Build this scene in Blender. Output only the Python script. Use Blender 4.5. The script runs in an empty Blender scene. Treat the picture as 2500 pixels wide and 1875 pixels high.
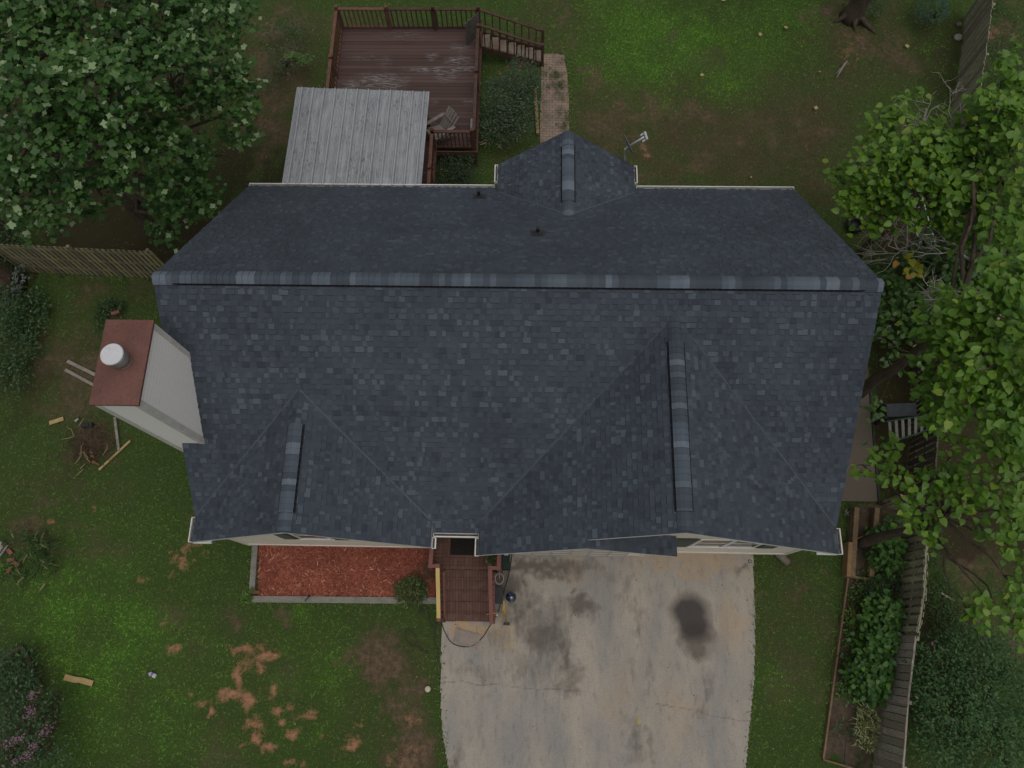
import bpy, math, random
import numpy as np
from mathutils import Vector, Matrix
random.seed(7); rng = np.random.default_rng(7)
sc = bpy.context.scene
COL = sc.collection
# ------------------------------------------------------------------ camera (a drone hovering over the front yard)
FPX, PITCH, ROLL, YAW = 1848.19, 0.31850, -0.05882, 0.07570
CAM = np.array([8.0724, -7.0743, 21.5])
def _axes():
    f = np.array([0, math.sin(PITCH), -math.cos(PITCH)]); u = np.array([0, math.cos(PITCH), math.sin(PITCH)]); x = np.array([1., 0, 0])
    x2 = x*math.cos(ROLL)+u*math.sin(ROLL); u2 = -x*math.sin(ROLL)+u*math.cos(ROLL)
    c, s = math.cos(YAW), math.sin(YAW); Z = np.array([[c, -s, 0], [s, c, 0], [0, 0, 1]])
    return Z@x2, Z@u2, Z@f
AX, AU, AF = _axes()
def at(px, py, z=0.0):
    """world point at height z seen at photograph position px, py (2500 x 1875)"""
    d = AF+AX*(px-1250)/FPX-AU*(py-937.5)/FPX
    p = CAM+d*(z-CAM[2])/d[2]
    return Vector((float(p[0]), float(p[1]), float(z)))
cam_d = bpy.data.cameras.new('camera'); cam = bpy.data.objects.new('camera', cam_d); COL.objects.link(cam)
cam_d.sensor_width = 36; cam_d.lens = FPX/2500*36; cam_d.clip_end = 600
m = Matrix.Identity(4)
for i in range(3):
    m[i][0] = AX[i]; m[i][1] = AU[i]; m[i][2] = -AF[i]; m[i][3] = CAM[i]
cam.matrix_world = m
sc.camera = cam
# ------------------------------------------------------------------ sky, sun, exposure
SUN_EL, SUN_AZ = 77, 140          # azimuth measured from +y towards +x
wd = bpy.data.worlds.new('World'); sc.world = wd; wd.use_nodes = True
nt = wd.node_tree; bg = nt.nodes['Background']
sk = nt.nodes.new('ShaderNodeTexSky'); sk.sky_type = 'NISHITA'; sk.sun_disc = False
sk.sun_elevation = math.radians(SUN_EL); sk.sun_rotation = math.radians(SUN_AZ); sk.dust_density = 4; sk.air_density = 1.0
hs = nt.nodes.new('ShaderNodeHueSaturation'); hs.inputs['Saturation'].default_value = 0.30
nt.links.new(sk.outputs[0], hs.inputs['Color']); nt.links.new(hs.outputs[0], bg.inputs[0]); bg.inputs[1].default_value = 0.10
sl = bpy.data.lights.new('sun', 'SUN'); sl.energy = 0.75; sl.angle = math.radians(60); sl.color = (1.0, 0.96, 0.90)
so = bpy.data.objects.new('sun', sl); COL.objects.link(so)
el, az = math.radians(SUN_EL), math.radians(SUN_AZ)
so.rotation_euler = Vector((math.sin(az)*math.cos(el), math.cos(az)*math.cos(el), math.sin(el))).to_track_quat('Z', 'Y').to_euler()
vs = sc.view_settings; vs.view_transform = 'Standard'; vs.look = 'None'; vs.exposure = -0.45; vs.gamma = 1; vs.use_curve_mapping = False

# ------------------------------------------------------------------ materials
def new_mat(name, rough=0.8, spec=0.3):
    mt = bpy.data.materials.new(name); mt.use_nodes = True
    b = mt.node_tree.nodes['Principled BSDF']; b.inputs['Roughness'].default_value = rough
    b.inputs['Specular IOR Level'].default_value = spec
    return mt, mt.node_tree, b
def N(nt, t, **k):
    n = nt.nodes.new(t)
    for a, v in k.items():
        if a in n.inputs.keys(): n.inputs[a].default_value = v
        else: setattr(n, a, v)
    return n
def mixc(nt, fac, a, b, mode='MIX'):
    n = nt.nodes.new('ShaderNodeMix'); n.data_type = 'RGBA'; n.blend_type = mode; n.clamp_factor = True
    for s, v in ((0, fac), (6, a), (7, b)):
        if hasattr(v, 'is_output'): nt.links.new(v, n.inputs[s])
        elif s == 0: n.inputs[0].default_value = v
        else: n.inputs[s].default_value = (*v, 1)
    return n.outputs[2]
def math_n(nt, op, a, b=0.0, clamp=False):
    n = nt.nodes.new('ShaderNodeMath'); n.operation = op; n.use_clamp = clamp
    for i, v in enumerate((a, b)):
        if hasattr(v, 'is_output'): nt.links.new(v, n.inputs[i])
        else: n.inputs[i].default_value = v
    return n.outputs[0]
def maprange(nt, v, a, b, c=0., d=1.):
    n = nt.nodes.new('ShaderNodeMapRange'); n.inputs[1].default_value = a; n.inputs[2].default_value = b
    n.inputs[3].default_value = c; n.inputs[4].default_value = d; nt.links.new(v, n.inputs[0]); return n.outputs[0]
def noise(nt, scale, detail=4, rough=.6, vec=None, stretch=None):
    n = N(nt, 'ShaderNodeTexNoise'); n.inputs['Scale'].default_value = scale; n.inputs['Detail'].default_value = detail; n.inputs['Roughness'].default_value = rough
    g = nt.nodes.new('ShaderNodeNewGeometry') if vec is None else None
    v = g.outputs['Position'] if vec is None else vec
    if stretch:
        mp = N(nt, 'ShaderNodeMapping'); mp.inputs['Scale'].default_value = stretch; nt.links.new(v, mp.inputs[0]); v = mp.outputs[0]
    nt.links.new(v, n.inputs['Vector']); return n.outputs['Fac']
def attr(nt, name):
    n = nt.nodes.new('ShaderNodeAttribute'); n.attribute_name = name; return n.outputs['Fac']
def bump(nt, b, h, s=.4, d=.02):
    n = nt.nodes.new('ShaderNodeBump'); n.inputs['Strength'].default_value = s; n.inputs['Distance'].default_value = d
    nt.links.new(h, n.inputs['Height']); nt.links.new(n.outputs[0], b.inputs['Normal'])
def rand_island(nt): return nt.nodes.new('ShaderNodeNewGeometry').outputs['Random Per Island']
def objpos(nt): return nt.nodes.new('ShaderNodeTexCoord').outputs['Object']
_mc = {}
def mat(name, col, col2=None, scale=6, rough=.8, spec=.3, stretch=None, fine=0.25, metal=0, bumps=0.0):
    """weathered surface: two tones mixed by noise with a fine grain on top"""
    if name in _mc: return _mc[name]
    mt, nt, b = new_mat(name, rough, spec); b.inputs['Metallic'].default_value = metal
    col2 = col2 or tuple(c*.7 for c in col)
    n1 = maprange(nt, noise(nt, scale, 5, .65, stretch=stretch), .36, .66)
    c = mixc(nt, n1, col, col2)
    n2 = noise(nt, scale*9, 3, .7, stretch=stretch)
    c = mixc(nt, fine, c, mixc(nt, 1.0, c, (1, 1, 1), 'MULTIPLY'))
    dk = maprange(nt, n2, .3, .7, 1-fine, 1+fine)
    vm = nt.nodes.new('ShaderNodeVectorMath'); vm.operation = 'SCALE'; nt.links.new(c, vm.inputs[0]); nt.links.new(dk, vm.inputs['Scale'])
    nt.links.new(vm.outputs[0], b.inputs['Base Color'])
    if bumps: bump(nt, b, n2, bumps, .01)
    _mc[name] = mt; return mt
def leaf_mat(name, dark, light, tip=None, rough=.42, spec=.45, tipfrac=.06, trans=.25):
    if name in _mc: return _mc[name]
    mt, nt, b = new_mat(name, rough, spec)
    r = rand_island(nt)
    big = maprange(nt, noise(nt, .9, 3), .35, .65)
    f = math_n(nt, 'ADD', math_n(nt, 'MULTIPLY', r, .75), math_n(nt, 'MULTIPLY', big, .35), True)
    c = mixc(nt, f, dark, light)
    if tip:
        wn = N(nt, 'ShaderNodeTexWhiteNoise', noise_dimensions='1D'); nt.links.new(r, wn.inputs['W'])
        c = mixc(nt, math_n(nt, 'LESS_THAN', wn.outputs['Value'], tipfrac), c, tip)
    nt.links.new(c, b.inputs['Base Color'])
    tr = nt.nodes.new('ShaderNodeBsdfTranslucent'); nt.links.new(c, tr.inputs[0])
    mx = nt.nodes.new('ShaderNodeMixShader'); mx.inputs[0].default_value = trans
    out = nt.nodes['Material Output']; nt.links.new(b.outputs[0], mx.inputs[1]); nt.links.new(tr.outputs[0], mx.inputs[2]); nt.links.new(mx.outputs[0], out.inputs[0])
    _mc[name] = mt; return mt

# ------------------------------------------------------------------ mesh helpers
class MB:
    def __init__(s): s.v = []; s.f = []; s.t = []
    def add(s, vs, fs, tone=0.5):
        o = len(s.v); s.v += [tuple(v) for v in vs]; s.f += [tuple(i+o for i in f) for f in fs]; s.t += [tone]*len(fs); return s
    def box(s, c, size, rz=0, rot=None, tone=.5):
        hx, hy, hz = (a/2 for a in size); R = rot if rot is not None else Matrix.Rotation(rz, 3, 'Z'); c = Vector(c)
        vs = [c+R@Vector((x*hx, y*hy, z*hz)) for z in (-1, 1) for y in (-1, 1) for x in (-1, 1)]
        return s.add(vs, [(0, 2, 3, 1), (4, 5, 7, 6), (0, 1, 5, 4), (2, 6, 7, 3), (0, 4, 6, 2), (1, 3, 7, 5)], tone)
    def bx(s, a, b, tone=.5):
        a = Vector(a); b = Vector(b); return s.box((a+b)/2, [abs(b[i]-a[i]) for i in range(3)], tone=tone)
    def beam(s, p, q, w, h, tone=.5, roll=None):
        """rectangular bar from p to q: w across (horizontal), h upright"""
        p = Vector(p); q = Vector(q); d = (q-p); L = d.length; d.normalize()
        side = Vector((0, 0, 1)).cross(d) if abs(d.z) < .95 else Vector((1, 0, 0)).cross(d)
        side.normalize(); up = d.cross(side)
        if roll: M = Matrix.Rotation(roll, 3, d); side = M@side; up = M@up
        R = Matrix((d, side, up)).transposed()
        return s.box((p+q)/2, (L, w, h), rot=R, tone=tone)
    def tube(s, pts, rad, n=8, tone=.5, cap=True):
        pts = [Vector(p) for p in pts]; rad = rad if hasattr(rad, '__len__') else [rad]*len(pts)
        vs = []; prev = None
        for i, p in enumerate(pts):
            d = (pts[min(i+1, len(pts)-1)]-pts[max(i-1, 0)]).normalized()
            if prev is None:
                a = d.cross(Vector((0, 0, 1)) if abs(d.z) < .9 else Vector((1, 0, 0))).normalized()
            else:
                a = (prev-d*prev.dot(d)).normalized()
            prev = a; b = d.cross(a)
            for k in range(n):
                t = 2*math.pi*k/n; vs.append(p+(a*math.cos(t)+b*math.sin(t))*rad[i])
        fs = [(i*n+k, i*n+(k+1) % n, (i+1)*n+(k+1) % n, (i+1)*n+k) for i in range(len(pts)-1) for k in range(n)]
        if cap: fs += [tuple(range(n))[::-1], tuple((len(pts)-1)*n+k for k in range(n))]
        return s.add(vs, fs, tone)
    def lathe(s, c, prof, n=20, tone=.5, R=None):
        c = Vector(c); vs = []
        for r, z in prof:
            for k in range(n):
                t = 2*math.pi*k/n; v = Vector((r*math.cos(t), r*math.sin(t), z)); vs.append(c+(R@v if R else v))
        fs = [(i*n+k, i*n+(k+1) % n, (i+1)*n+(k+1) % n, (i+1)*n+k) for i in range(len(prof)-1) for k in range(n)]
        fs += [tuple(range(n))[::-1], tuple((len(prof)-1)*n+k for k in range(n))]
        return s.add(vs, fs, tone)
    def prism(s, poly, z0, z1, tone=.5):
        n = len(poly); vs = [(x, y, z0) for x, y in poly]+[(x, y, z1) for x, y in poly]
        return s.add(vs, [tuple(range(n))[::-1], tuple(range(n, 2*n))]+[(i, (i+1) % n, n+(i+1) % n, n+i) for i in range(n)], tone)
    def build(s, name, m, parent=None, smooth=False):
        me = bpy.data.meshes.new(name); me.from_pydata(s.v, [], s.f); me.materials.append(m)
        a = me.attributes.new('tone', 'FLOAT', 'FACE'); a.data.foreach_set('value', np.array(s.t, dtype=np.float32))
        if smooth: me.polygons.foreach_set('use_smooth', [True]*len(s.f))
        me.update()
        o = bpy.data.objects.new(name, me); COL.objects.link(o)
        if parent is not None:
            o.parent = parent
            o.matrix_parent_inverse = Matrix.Identity(4)
            w = parent_world(parent)
            o.matrix_local = w.inverted()
        return o
def parent_world(o):
    M = o.matrix_basis.copy()
    if o.parent: M = parent_world(o.parent)@M
    return M
def tag(o, label, cat, group=None, kind=None):
    if label: o['label'] = label
    if cat: o['category'] = cat
    if group: o['group'] = group
    if kind: o['kind'] = kind
    return o
def thing(name, label, cat, loc, group=None):
    o = bpy.data.objects.new(name, None); o.empty_display_size = .2; COL.objects.link(o); o.location = loc
    return tag(o, label, cat, group)
def struct(o): o['kind'] = 'structure'; return o

def leaf_obj(name, template, pos, nrm, head, size, material, parent=None, attrs=None):
    """many leaves in one mesh: template (verts, faces) placed at pos, facing nrm, pointing along head"""
    tv, tf = template; tv = np.array(tv, float); n = len(pos)
    nrm = nrm/np.linalg.norm(nrm, axis=1, keepdims=True)
    h = head-nrm*np.sum(head*nrm, axis=1, keepdims=True); h /= np.linalg.norm(h, axis=1, keepdims=True)+1e-9
    sd = np.cross(nrm, h)
    V = pos[:, None, :]+(tv[None, :, 0, None]*h[:, None, :]+tv[None, :, 1, None]*sd[:, None, :]+tv[None, :, 2, None]*nrm[:, None, :])*np.asarray(size)[:, None, None]
    V = V.reshape(-1, 3); k = len(tv)
    loops = np.concatenate([np.concatenate([np.array(f) for f in tf])[None, :]+(np.arange(n)*k)[:, None]], axis=0).reshape(-1)
    tot = np.tile(np.array([len(f) for f in tf]), n); start = np.concatenate([[0], np.cumsum(tot)[:-1]])
    me = bpy.data.meshes.new(name); me.vertices.add(len(V)); me.vertices.foreach_set('co', V.ravel().astype(np.float32))
    me.loops.add(len(loops)); me.loops.foreach_set('vertex_index', loops.astype(np.int32))
    me.polygons.add(len(tot)); me.polygons.foreach_set('loop_start', start.astype(np.int32)); me.polygons.foreach_set('loop_total', tot.astype(np.int32))
    for k_, v_ in (attrs or {}).items():
        a_ = me.attributes.new(k_, 'FLOAT', 'FACE'); a_.data.foreach_set('value', np.repeat(v_, len(tf)).astype(np.float32))
    me.materials.append(material); me.update(calc_edges=True)
    o = bpy.data.objects.new(name, me); COL.objects.link(o)
    if parent is not None: o.parent = parent; o.matrix_local = parent_world(parent).inverted()
    return o
HEART = ([(0, 0, 0), (.35, 0, -.03), (.72, 0, -.04), (1, 0, -.12), (-.05, .26, .08), (.28, .43, .09), (.66, .29, .03), (-.05, -.26, .08), (.28, -.43, .09), (.66, -.29, .03)],
         [(0, 1, 5, 4), (1, 2, 6, 5), (2, 3, 6), (0, 7, 8, 1), (1, 8, 9, 2), (2, 9, 3)])
TULIP = ([(0, 0, 0), (.45, 0, -.02), (.82, 0, 0), (-.05, .42, .06), (.38, .36, .04), (.62, .5, .0), (1.0, .3, -.06), (-.05, -.42, .06), (.38, -.36, .04), (.62, -.5, 0), (1.0, -.3, -.06)],
         [(0, 1, 4, 3), (1, 2, 6, 5, 4), (0, 7, 8, 1), (1, 8, 9, 10, 2)])
OVAL = ([(0, 0, 0), (.5, 0, -.04), (1, 0, -.1), (.4, .24, .05), (.4, -.24, .05)], [(0, 1, 3), (1, 2, 3), (0, 4, 1), (1, 4, 2)])
BLADE = ([(0, -.07, 0), (0, .07, 0), (.5, .06, .12), (.5, -.06, .12), (1, 0, 0)], [(0, 1, 2, 3), (3, 2, 4)])
def rand_dirs(n, up=1.0, spread=.6):
    d = rng.normal(size=(n, 3))*spread; d[:, 2] = np.abs(d[:, 2]); d += [0, 0, up]; return d/np.linalg.norm(d, axis=1, keepdims=True)
def clusters(blobs, per_m2=6, leaves=10, spread=.3, flat=.45, droop=.35):
    """leaf positions: clusters over the upper shell of each ellipsoid blob, (centre, (rx, ry, rz), density factor)"""
    P, H, Cc = [], [], []
    for c, r, dens in blobs:
        c = np.array(c, float); r = np.array(r, float)
        n = max(3, int(per_m2*dens*math.pi*r[0]*r[1]*1.5))
        d = rng.normal(size=(n, 3)); d[:, 2] = np.abs(d[:, 2])*1.1-.25; d /= np.linalg.norm(d, axis=1, keepdims=True)
        rr = rng.uniform(.45, 1.0, (n, 1))**.5
        cc = c+d*rr*r
        for i in range(n):
            m_ = max(2, int(leaves*rng.uniform(.5, 1.4)))
            ax = rng.normal(size=3); ax[2] *= .25; ax = ax+d[i]*.6; ax /= np.linalg.norm(ax)
            t = rng.uniform(-1, 1, (m_, 1))*spread*1.3
            off = rng.normal(size=(m_, 3))*spread*.42; off[:, 2] *= flat
            P.append(cc[i]+ax*t+off); hd = rng.normal(size=(m_, 3))*.8+ax*.6+d[i]*.5; hd[:, 2] -= droop; H.append(hd); Cc.append(cc[i])
    return np.concatenate(P), np.concatenate(H), np.array(Cc)

# ------------------------------------------------------------------ value noise for painting wear by place
def vnoise(x, y, s, seed=0):
    r = np.random.default_rng(seed); T = r.random((256, 256)); X = x/s; Y = y/s
    xi = np.floor(X).astype(int); yi = np.floor(Y).astype(int); fx = X-xi; fy = Y-yi; fx = fx*fx*(3-2*fx); fy = fy*fy*(3-2*fy)
    g = lambda a, b: T[a % 256, b % 256]
    return (g(xi, yi)*(1-fx)+g(xi+1, yi)*fx)*(1-fy)+(g(xi, yi+1)*(1-fx)+g(xi+1, yi+1)*fx)*fy
def fbm(x, y, s, seed=0, o=4):
    v = 0; a = .5; t = 0
    for k in range(o): v = v+a*vnoise(x, y, s/2**k, seed+k); t += a; a *= .55
    return v/t
def blob_mask(x, y, blobs, warp=.35, seed=3, sharp=6.):
    """ragged patches: (px, py, rx, ry, strength) in photograph positions on the ground"""
    out = np.zeros_like(x)
    wx = x+(fbm(x, y, .9, seed)-.5)*warp*2+(fbm(x, y, .22, seed+31)-.5)*warp*.9; wy = y+(fbm(x, y, .9, seed+9)-.5)*warp*2+(fbm(x, y, .22, seed+47)-.5)*warp*.9
    for px, py, rx, ry, st in blobs:
        c = at(px, py, 0); e = at(px+rx, py, 0); g = at(px, py+ry, 0)
        ax_ = max(.05, (e-c).length); ay_ = max(.05, (g-c).length)
        d = np.sqrt(((wx-c.x)/ax_)**2+((wy-c.y)/ay_)**2)
        out = np.maximum(out, st*np.clip((1.25-d)*max(sharp/3, .85), 0, 1))
    return out
def sheet(name, xs, ys, zf, attrs, material, inside=None):
    X, Y = np.meshgrid(xs, ys); nx, ny = len(xs), len(ys)
    Z = zf(X, Y); V = np.stack([X, Y, Z], -1).reshape(-1, 3)
    i = np.arange((nx-1)*(ny-1)); a = (i//(nx-1))*nx+i % (nx-1); Q = np.stack([a, a+1, a+nx+1, a+nx], 1)
    if inside is not None:
        cx = (X.ravel()[Q[:, 0]]+X.ravel()[Q[:, 2]])/2; cy = (Y.ravel()[Q[:, 0]]+Y.ravel()[Q[:, 2]])/2; Q = Q[inside(cx, cy)]
    me = bpy.data.meshes.new(name); me.vertices.add(len(V)); me.vertices.foreach_set('co', V.ravel().astype(np.float32))
    me.loops.add(Q.size); me.loops.foreach_set('vertex_index', Q.ravel().astype(np.int32)); me.polygons.add(len(Q))
    me.polygons.foreach_set('loop_start', (np.arange(len(Q))*4).astype(np.int32)); me.polygons.foreach_set('loop_total', np.full(len(Q), 4, dtype=np.int32))
    for k, v in attrs.items():
        at_ = me.attributes.new(k, 'FLOAT', 'POINT'); at_.data.foreach_set('value', v(X, Y).ravel().astype(np.float32))
    me.materials.append(material); me.update(calc_edges=True); me.polygons.foreach_set('use_smooth', [True]*len(Q))
    o = bpy.data.objects.new(name, me); COL.objects.link(o); return o
def in_poly(x, y, poly):
    c = np.zeros(np.shape(x), bool); n = len(poly)
    for i in range(n):
        x0, y0 = poly[i]; x1, y1 = poly[(i+1) % n]
        if y0 == y1: continue
        c ^= ((y0 > y) != (y1 > y)) & (x < (x1-x0)*(y-y0)/(y1-y0)+x0)
    return c
def pp(*pts): return [tuple(at(a, b, 0)[:2]) for a, b in pts]

# ================================================================== GROUND
CLAY = [(637, 1605, 32, 38, 1), (600, 1572, 30, 14, .9), (585, 1640, 10, 32, .9), (562, 1705, 24, 18, 1), (603, 1717, 20, 30, 1), (660, 1690, 13, 36, 1), (664, 1728, 12, 16, 1), (615, 1768, 26, 26, 1), (621, 1800, 14, 18, .9),
        (694, 1721, 9, 12, 1), (733, 1755, 28, 11, 1), (680, 1765, 8, 8, 1), (711, 1798, 17, 24, .9), (648, 1835, 20, 10, .9), (595, 1823, 12, 7, .9), (700, 1863, 11, 14, .9), (733, 1863, 9, 11, .9), (863, 1814, 20, 18, .95), (798, 1796, 7, 6, .8), (875, 1766, 17, 8, .8),
        (447, 1378, 20, 26, 1), (468, 1340, 20, 10, .9), (432, 1355, 14, 10, .7), (423, 1420, 12, 8, .8), (490, 1360, 12, 14, .6), (350, 1432, 17, 15, .5), (419, 1584, 16, 14, 1), (484, 1725, 22, 14, 1), (508, 1748, 8, 18, 1), (452, 1698, 8, 9, .9), (389, 1525, 8, 12, .5),
        (119, 1268, 13, 8, .6), (222, 1249, 9, 10, .6), (306, 1173, 12, 12, .4), (1006, 1762, 26, 20, .5), (1018, 1835, 36, 40, .45), (990, 1860, 30, 20, .5), (1572, 385, 30, 30, .3), (660, 50, 18, 12, .5), (665, 290, 14, 12, .5), (632, 262, 8, 6, .7), (2235, 80, 8, 14, .3), (72, 835, 16, 14, .5),
        (1530, 1398, 8, 8, .2), (2420, 70, 26, 20, .45), (2480, 85, 20, 14, .5), (2110, 95, 28, 30, .3), (2075, 120, 20, 20, .25)]
DIRT = [(916, 1607, 55, 50, 1), (957, 1640, 50, 50, 1), (977, 1745, 52, 50, 1), (1025, 1700, 24, 30, 1), (1010, 1830, 58, 55, 1), (940, 1830, 26, 26, .5), (688, 1497, 42, 22, .8), (845, 1622, 14, 20, .7), (1019, 1590, 14, 18, .7), (955, 1700, 30, 20, .7),
        (298, 1132, 24, 18, .5), (420, 1520, 20, 20, .25), (545, 1480, 24, 30, .4), (560, 1530, 16, 30, .4), (1695, 269, 130, 34, .62), (1572, 380, 45, 40, .65), (1442, 200, 34, 30, .6), (1964, 364, 55, 90, .6), (1850, 330, 90, 60, .42), (1500, 320, 90, 60, .4), (1700, 410, 260, 40, .38),
        (2110, 95, 60, 60, .6), (2190, 120, 40, 50, .4), (2000, 190, 50, 30, .45), (2080, 10, 80, 30, .7), (1940, 30, 60, 30, .4), (680, 100, 70, 110, .72), (660, 300, 70, 130, .72), (1370, 30, 40, 60, .3), (200, 950, 110, 90, .45), (160, 860, 70, 90, .5), (217, 1100, 90, 60, .8), (150, 1230, 90, 50, .4),
        (2380, 1390, 90, 70, .85), (2460, 1560, 60, 90, .85), (2440, 80, 80, 110, .6), (2080, 1480, 20, 30, .3), (2018, 1740, 10, 20, .5), (1850, 1455, 10, 8, .35), (250, 700, 110, 60, .3), (130, 1370, 30, 30, .8), (60, 1330, 60, 70, .8), (2000, 1440, 26, 20, .4), (1660, 60, 26, 18, .2)]
LITTER = [(230, 640, 230, 36, 1), (330, 560, 240, 70, 1), (150, 200, 400, 330, .95), (560, 420, 60, 150, .7), (700, 440, 50, 60, .6), (50, 620, 60, 40, .8), (2300, 620, 160, 220, 1), (2230, 1000, 120, 260, .95), (2420, 900, 200, 500, .85), (2350, 1250, 140, 120, .9), (40, 1800, 90, 90, .8), (60, 900, 60, 160, .5), (2320, 150, 60, 120, .55), (2330, 1650, 110, 180, .8)]
LUSH = [(200, 1480, 190, 110, .9), (260, 1640, 240, 100, .7), (1640, 120, 300, 130, .8), (1680, 95, 260, 90, 1), (1500, 60, 160, 80, .7), (1900, 60, 120, 90, .7), (1560, 160, 120, 60, .5), (1760, 170, 60, 30, .8), (300, 1480, 180, 90, .75), (330, 1640, 220, 110, .6), (790, 1650, 110, 100, .7), (760, 1540, 120, 50, .7), (120, 1420, 90, 60, .6), (300, 1800, 300, 80, .4), (1270, 300, 40, 60, .5), (2290, 150, 16, 60, .6), (320, 1300, 140, 60, .35), (1930, 1700, 70, 90, .35), (90, 1520, 60, 40, .7)]
def ragged(m, x, y, th_, sharp, a1=1.5, a2=.7, s1=.42, sd=60): return np.where(m > 0, np.clip((m+(fbm(x, y, s1, sd)-.5)*a1+(fbm(x, y, .13, sd+3, 2)-.5)*a2-th_)*sharp, 0, 1), 0)
def g_clay(x, y): return ragged(blob_mask(x, y, [(a, b_, c*1.5, d*1.45, e_*.92) for a, b_, c, d, e_ in CLAY], .30, 3, 2.6), x, y, .02, 1.0, 1.1, .5)
DIRT = [(a, b_, c*1.3, d*1.25, e_*1.25) if e_ > .9 else (a, b_, c, d, e_ if e_ > .7 else e_*.8) for a, b_, c, d, e_ in DIRT]
def g_dirt(x, y): return np.clip(ragged(blob_mask(x, y, DIRT, .7, 13, 2.5), x, y, .02, 1.0, 1.5, .6, .5, 71)+.45*np.clip(fbm(x, y, 1.7, 80)*3-1.5, 0, 1), 0, 1)
def g_litter(x, y): return blob_mask(x, y, LITTER, 1.0, 23, 7)
def g_lush(x, y): return np.clip(blob_mask(x, y, LUSH, 1.2, 33, 1.1)*np.clip(fbm(x, y, 1.2, 90)*2-.2, .2, 1), 0, 1)
DRYZ = [(1720, 340, 420, 150, .9), (1450, 330, 130, 150, .8), (1980, 320, 150, 170, .9), (2000, 480, 60, 60, .8), (190, 890, 170, 130, .6), (1930, 1560, 80, 260, .35), (120, 1190, 150, 90, .45), (680, 200, 120, 240, .8), (2110, 110, 150, 120, .8), (560, 1230, 60, 60, .3), (960, 1650, 130, 160, .5), (1000, 1820, 110, 80, .6), (250, 720, 150, 60, .4), (560, 1650, 120, 180, .15), (1350, 60, 120, 120, .5)]
def g_dry(x, y): return np.clip(1.0*blob_mask(x, y, DRYZ, 1.3, 43, 2.6)*(.55+.9*fbm(x, y, .8, 140)), 0, 1)
mt, nt, b = new_mat('lawn_soil', .95, .15)
fine = noise(nt, 38, 4, .75); mid = noise(nt, 7, 5, .7)
grass = mixc(nt, maprange(nt, fine, .35, .65), (.042, .075, .018), (.085, .130, .034))
grass = mixc(nt, attr(nt, 'lush'), grass, mixc(nt, maprange(nt, fine, .35, .65), (.050, .140, .016), (.110, .250, .034)))
grass = mixc(nt, attr(nt, 'dry'), grass, mixc(nt, maprange(nt, fine, .35, .65), (.062, .056, .026), (.120, .100, .052)))
edge = math_n(nt, 'MULTIPLY', math_n(nt, 'SUBTRACT', fine, .5), 1.1)
dm = maprange(nt, math_n(nt, 'ADD', attr(nt, 'dirt'), edge), .15, .95)
col = mixc(nt, dm, grass, mixc(nt, maprange(nt, mid, .35, .65), (.100, .074, .042), (.205, .148, .095)))
e2 = math_n(nt, 'ADD', math_n(nt, 'MULTIPLY', math_n(nt, 'SUBTRACT', noise(nt, 3.4, 7, .8), .5), 2.6), math_n(nt, 'MULTIPLY', edge, .7))
cm = maprange(nt, math_n(nt, 'ADD', attr(nt, 'clay'), e2), .32, .95)
col = mixc(nt, cm, col, mixc(nt, maprange(nt, mid, .3, .7), (.60, .285, .165), (.48, .24, .145)))
lm = maprange(nt, math_n(nt, 'ADD', attr(nt, 'litter'), edge), .2, .9)
col = mixc(nt, math_n(nt, 'MULTIPLY', lm, .85), col, mixc(nt, maprange(nt, fine, .3, .7), (.030, .022, .014), (.075, .050, .030)))
nt.links.new(col, b.inputs['Base Color']); bump(nt, b, fine, .9, .05)
M_LAWN = mt
def axis_pts(lo, hi, a, b_, st):
    mid_ = np.arange(a, b_, st); l = a-np.geomspace(.4, a-lo, 16)[::-1]; h = mid_[-1]+np.geomspace(.4, hi-mid_[-1], 16); return np.concatenate([l, mid_, h])
def gz(x, y):
    flat = np.clip(np.maximum(np.abs(x-7.7)-9.5, np.maximum(y-6, -(y+7))*1.0), 0, 3)/3
    return (fbm(x, y, 5., 5)-.5)*.10*flat+(fbm(x, y, .5, 6)-.5)*.03-.012
struct(sheet('lawn_ground', axis_pts(-120, 140, -12, 26.5, .065), axis_pts(-90, 150, -12, 16, .065), gz, dict(clay=g_clay, dirt=g_dirt, litter=g_litter, lush=g_lush, dry=g_dry), M_LAWN))

# driveway ----------------------------------------------------------
DRIVE = pp((1079, 1519), (1077, 1620), (1076, 1720), (1082, 1800), (1096, 1880), (1150, 2100), (1760, 2100), (1812, 1900), (1821, 1870), (1833, 1740), (1841, 1660), (1843, 1500), (1840, 1420), (1837, 1340))+[(13.72, -4.5), (7.0, -4.5), (7.0, -6.7)]
ST1 = [(1684, 1496, 46, 46, 1), (1690, 1520, 42, 42, 1)]
ST2 = [(1700, 1560, 42, 44, 1), (1712, 1596, 22, 20, 1), (1736, 1545, 10, 30, .6), (1668, 1560, 18, 20, .6)]
ST3 = [(1408, 1497, 36, 34, .9), (1375, 1490, 22, 30, .5), (1400, 1450, 16, 10, .6), (1300, 1382, 160, 28, 1), (1245, 1430, 60, 84, .95), (1290, 1500, 54, 74, .75), (1340, 1556, 48, 74, .8), (1365, 1600, 24, 60, .75), (1390, 1650, 20, 40, .6), (1800, 1408, 26, 16, .6), (1240, 1570, 60, 30, .3),
       (1520, 1420, 26, 60, .35), (1560, 1500, 20, 60, .35), (1590, 1640, 18, 60, .4), (1530, 1650, 14, 60, .4), (1170, 1640, 60, 30, .35), (1540, 1820, 30, 60, .5), (1590, 1830, 20, 50, .4), (1180, 1760, 26, 60, .25), (1100, 1830, 22, 50, .5), (1300, 1620, 80, 50, .35), (1720, 1680, 10, 80, .35), (1470, 1400, 40, 20, .3)]
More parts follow.
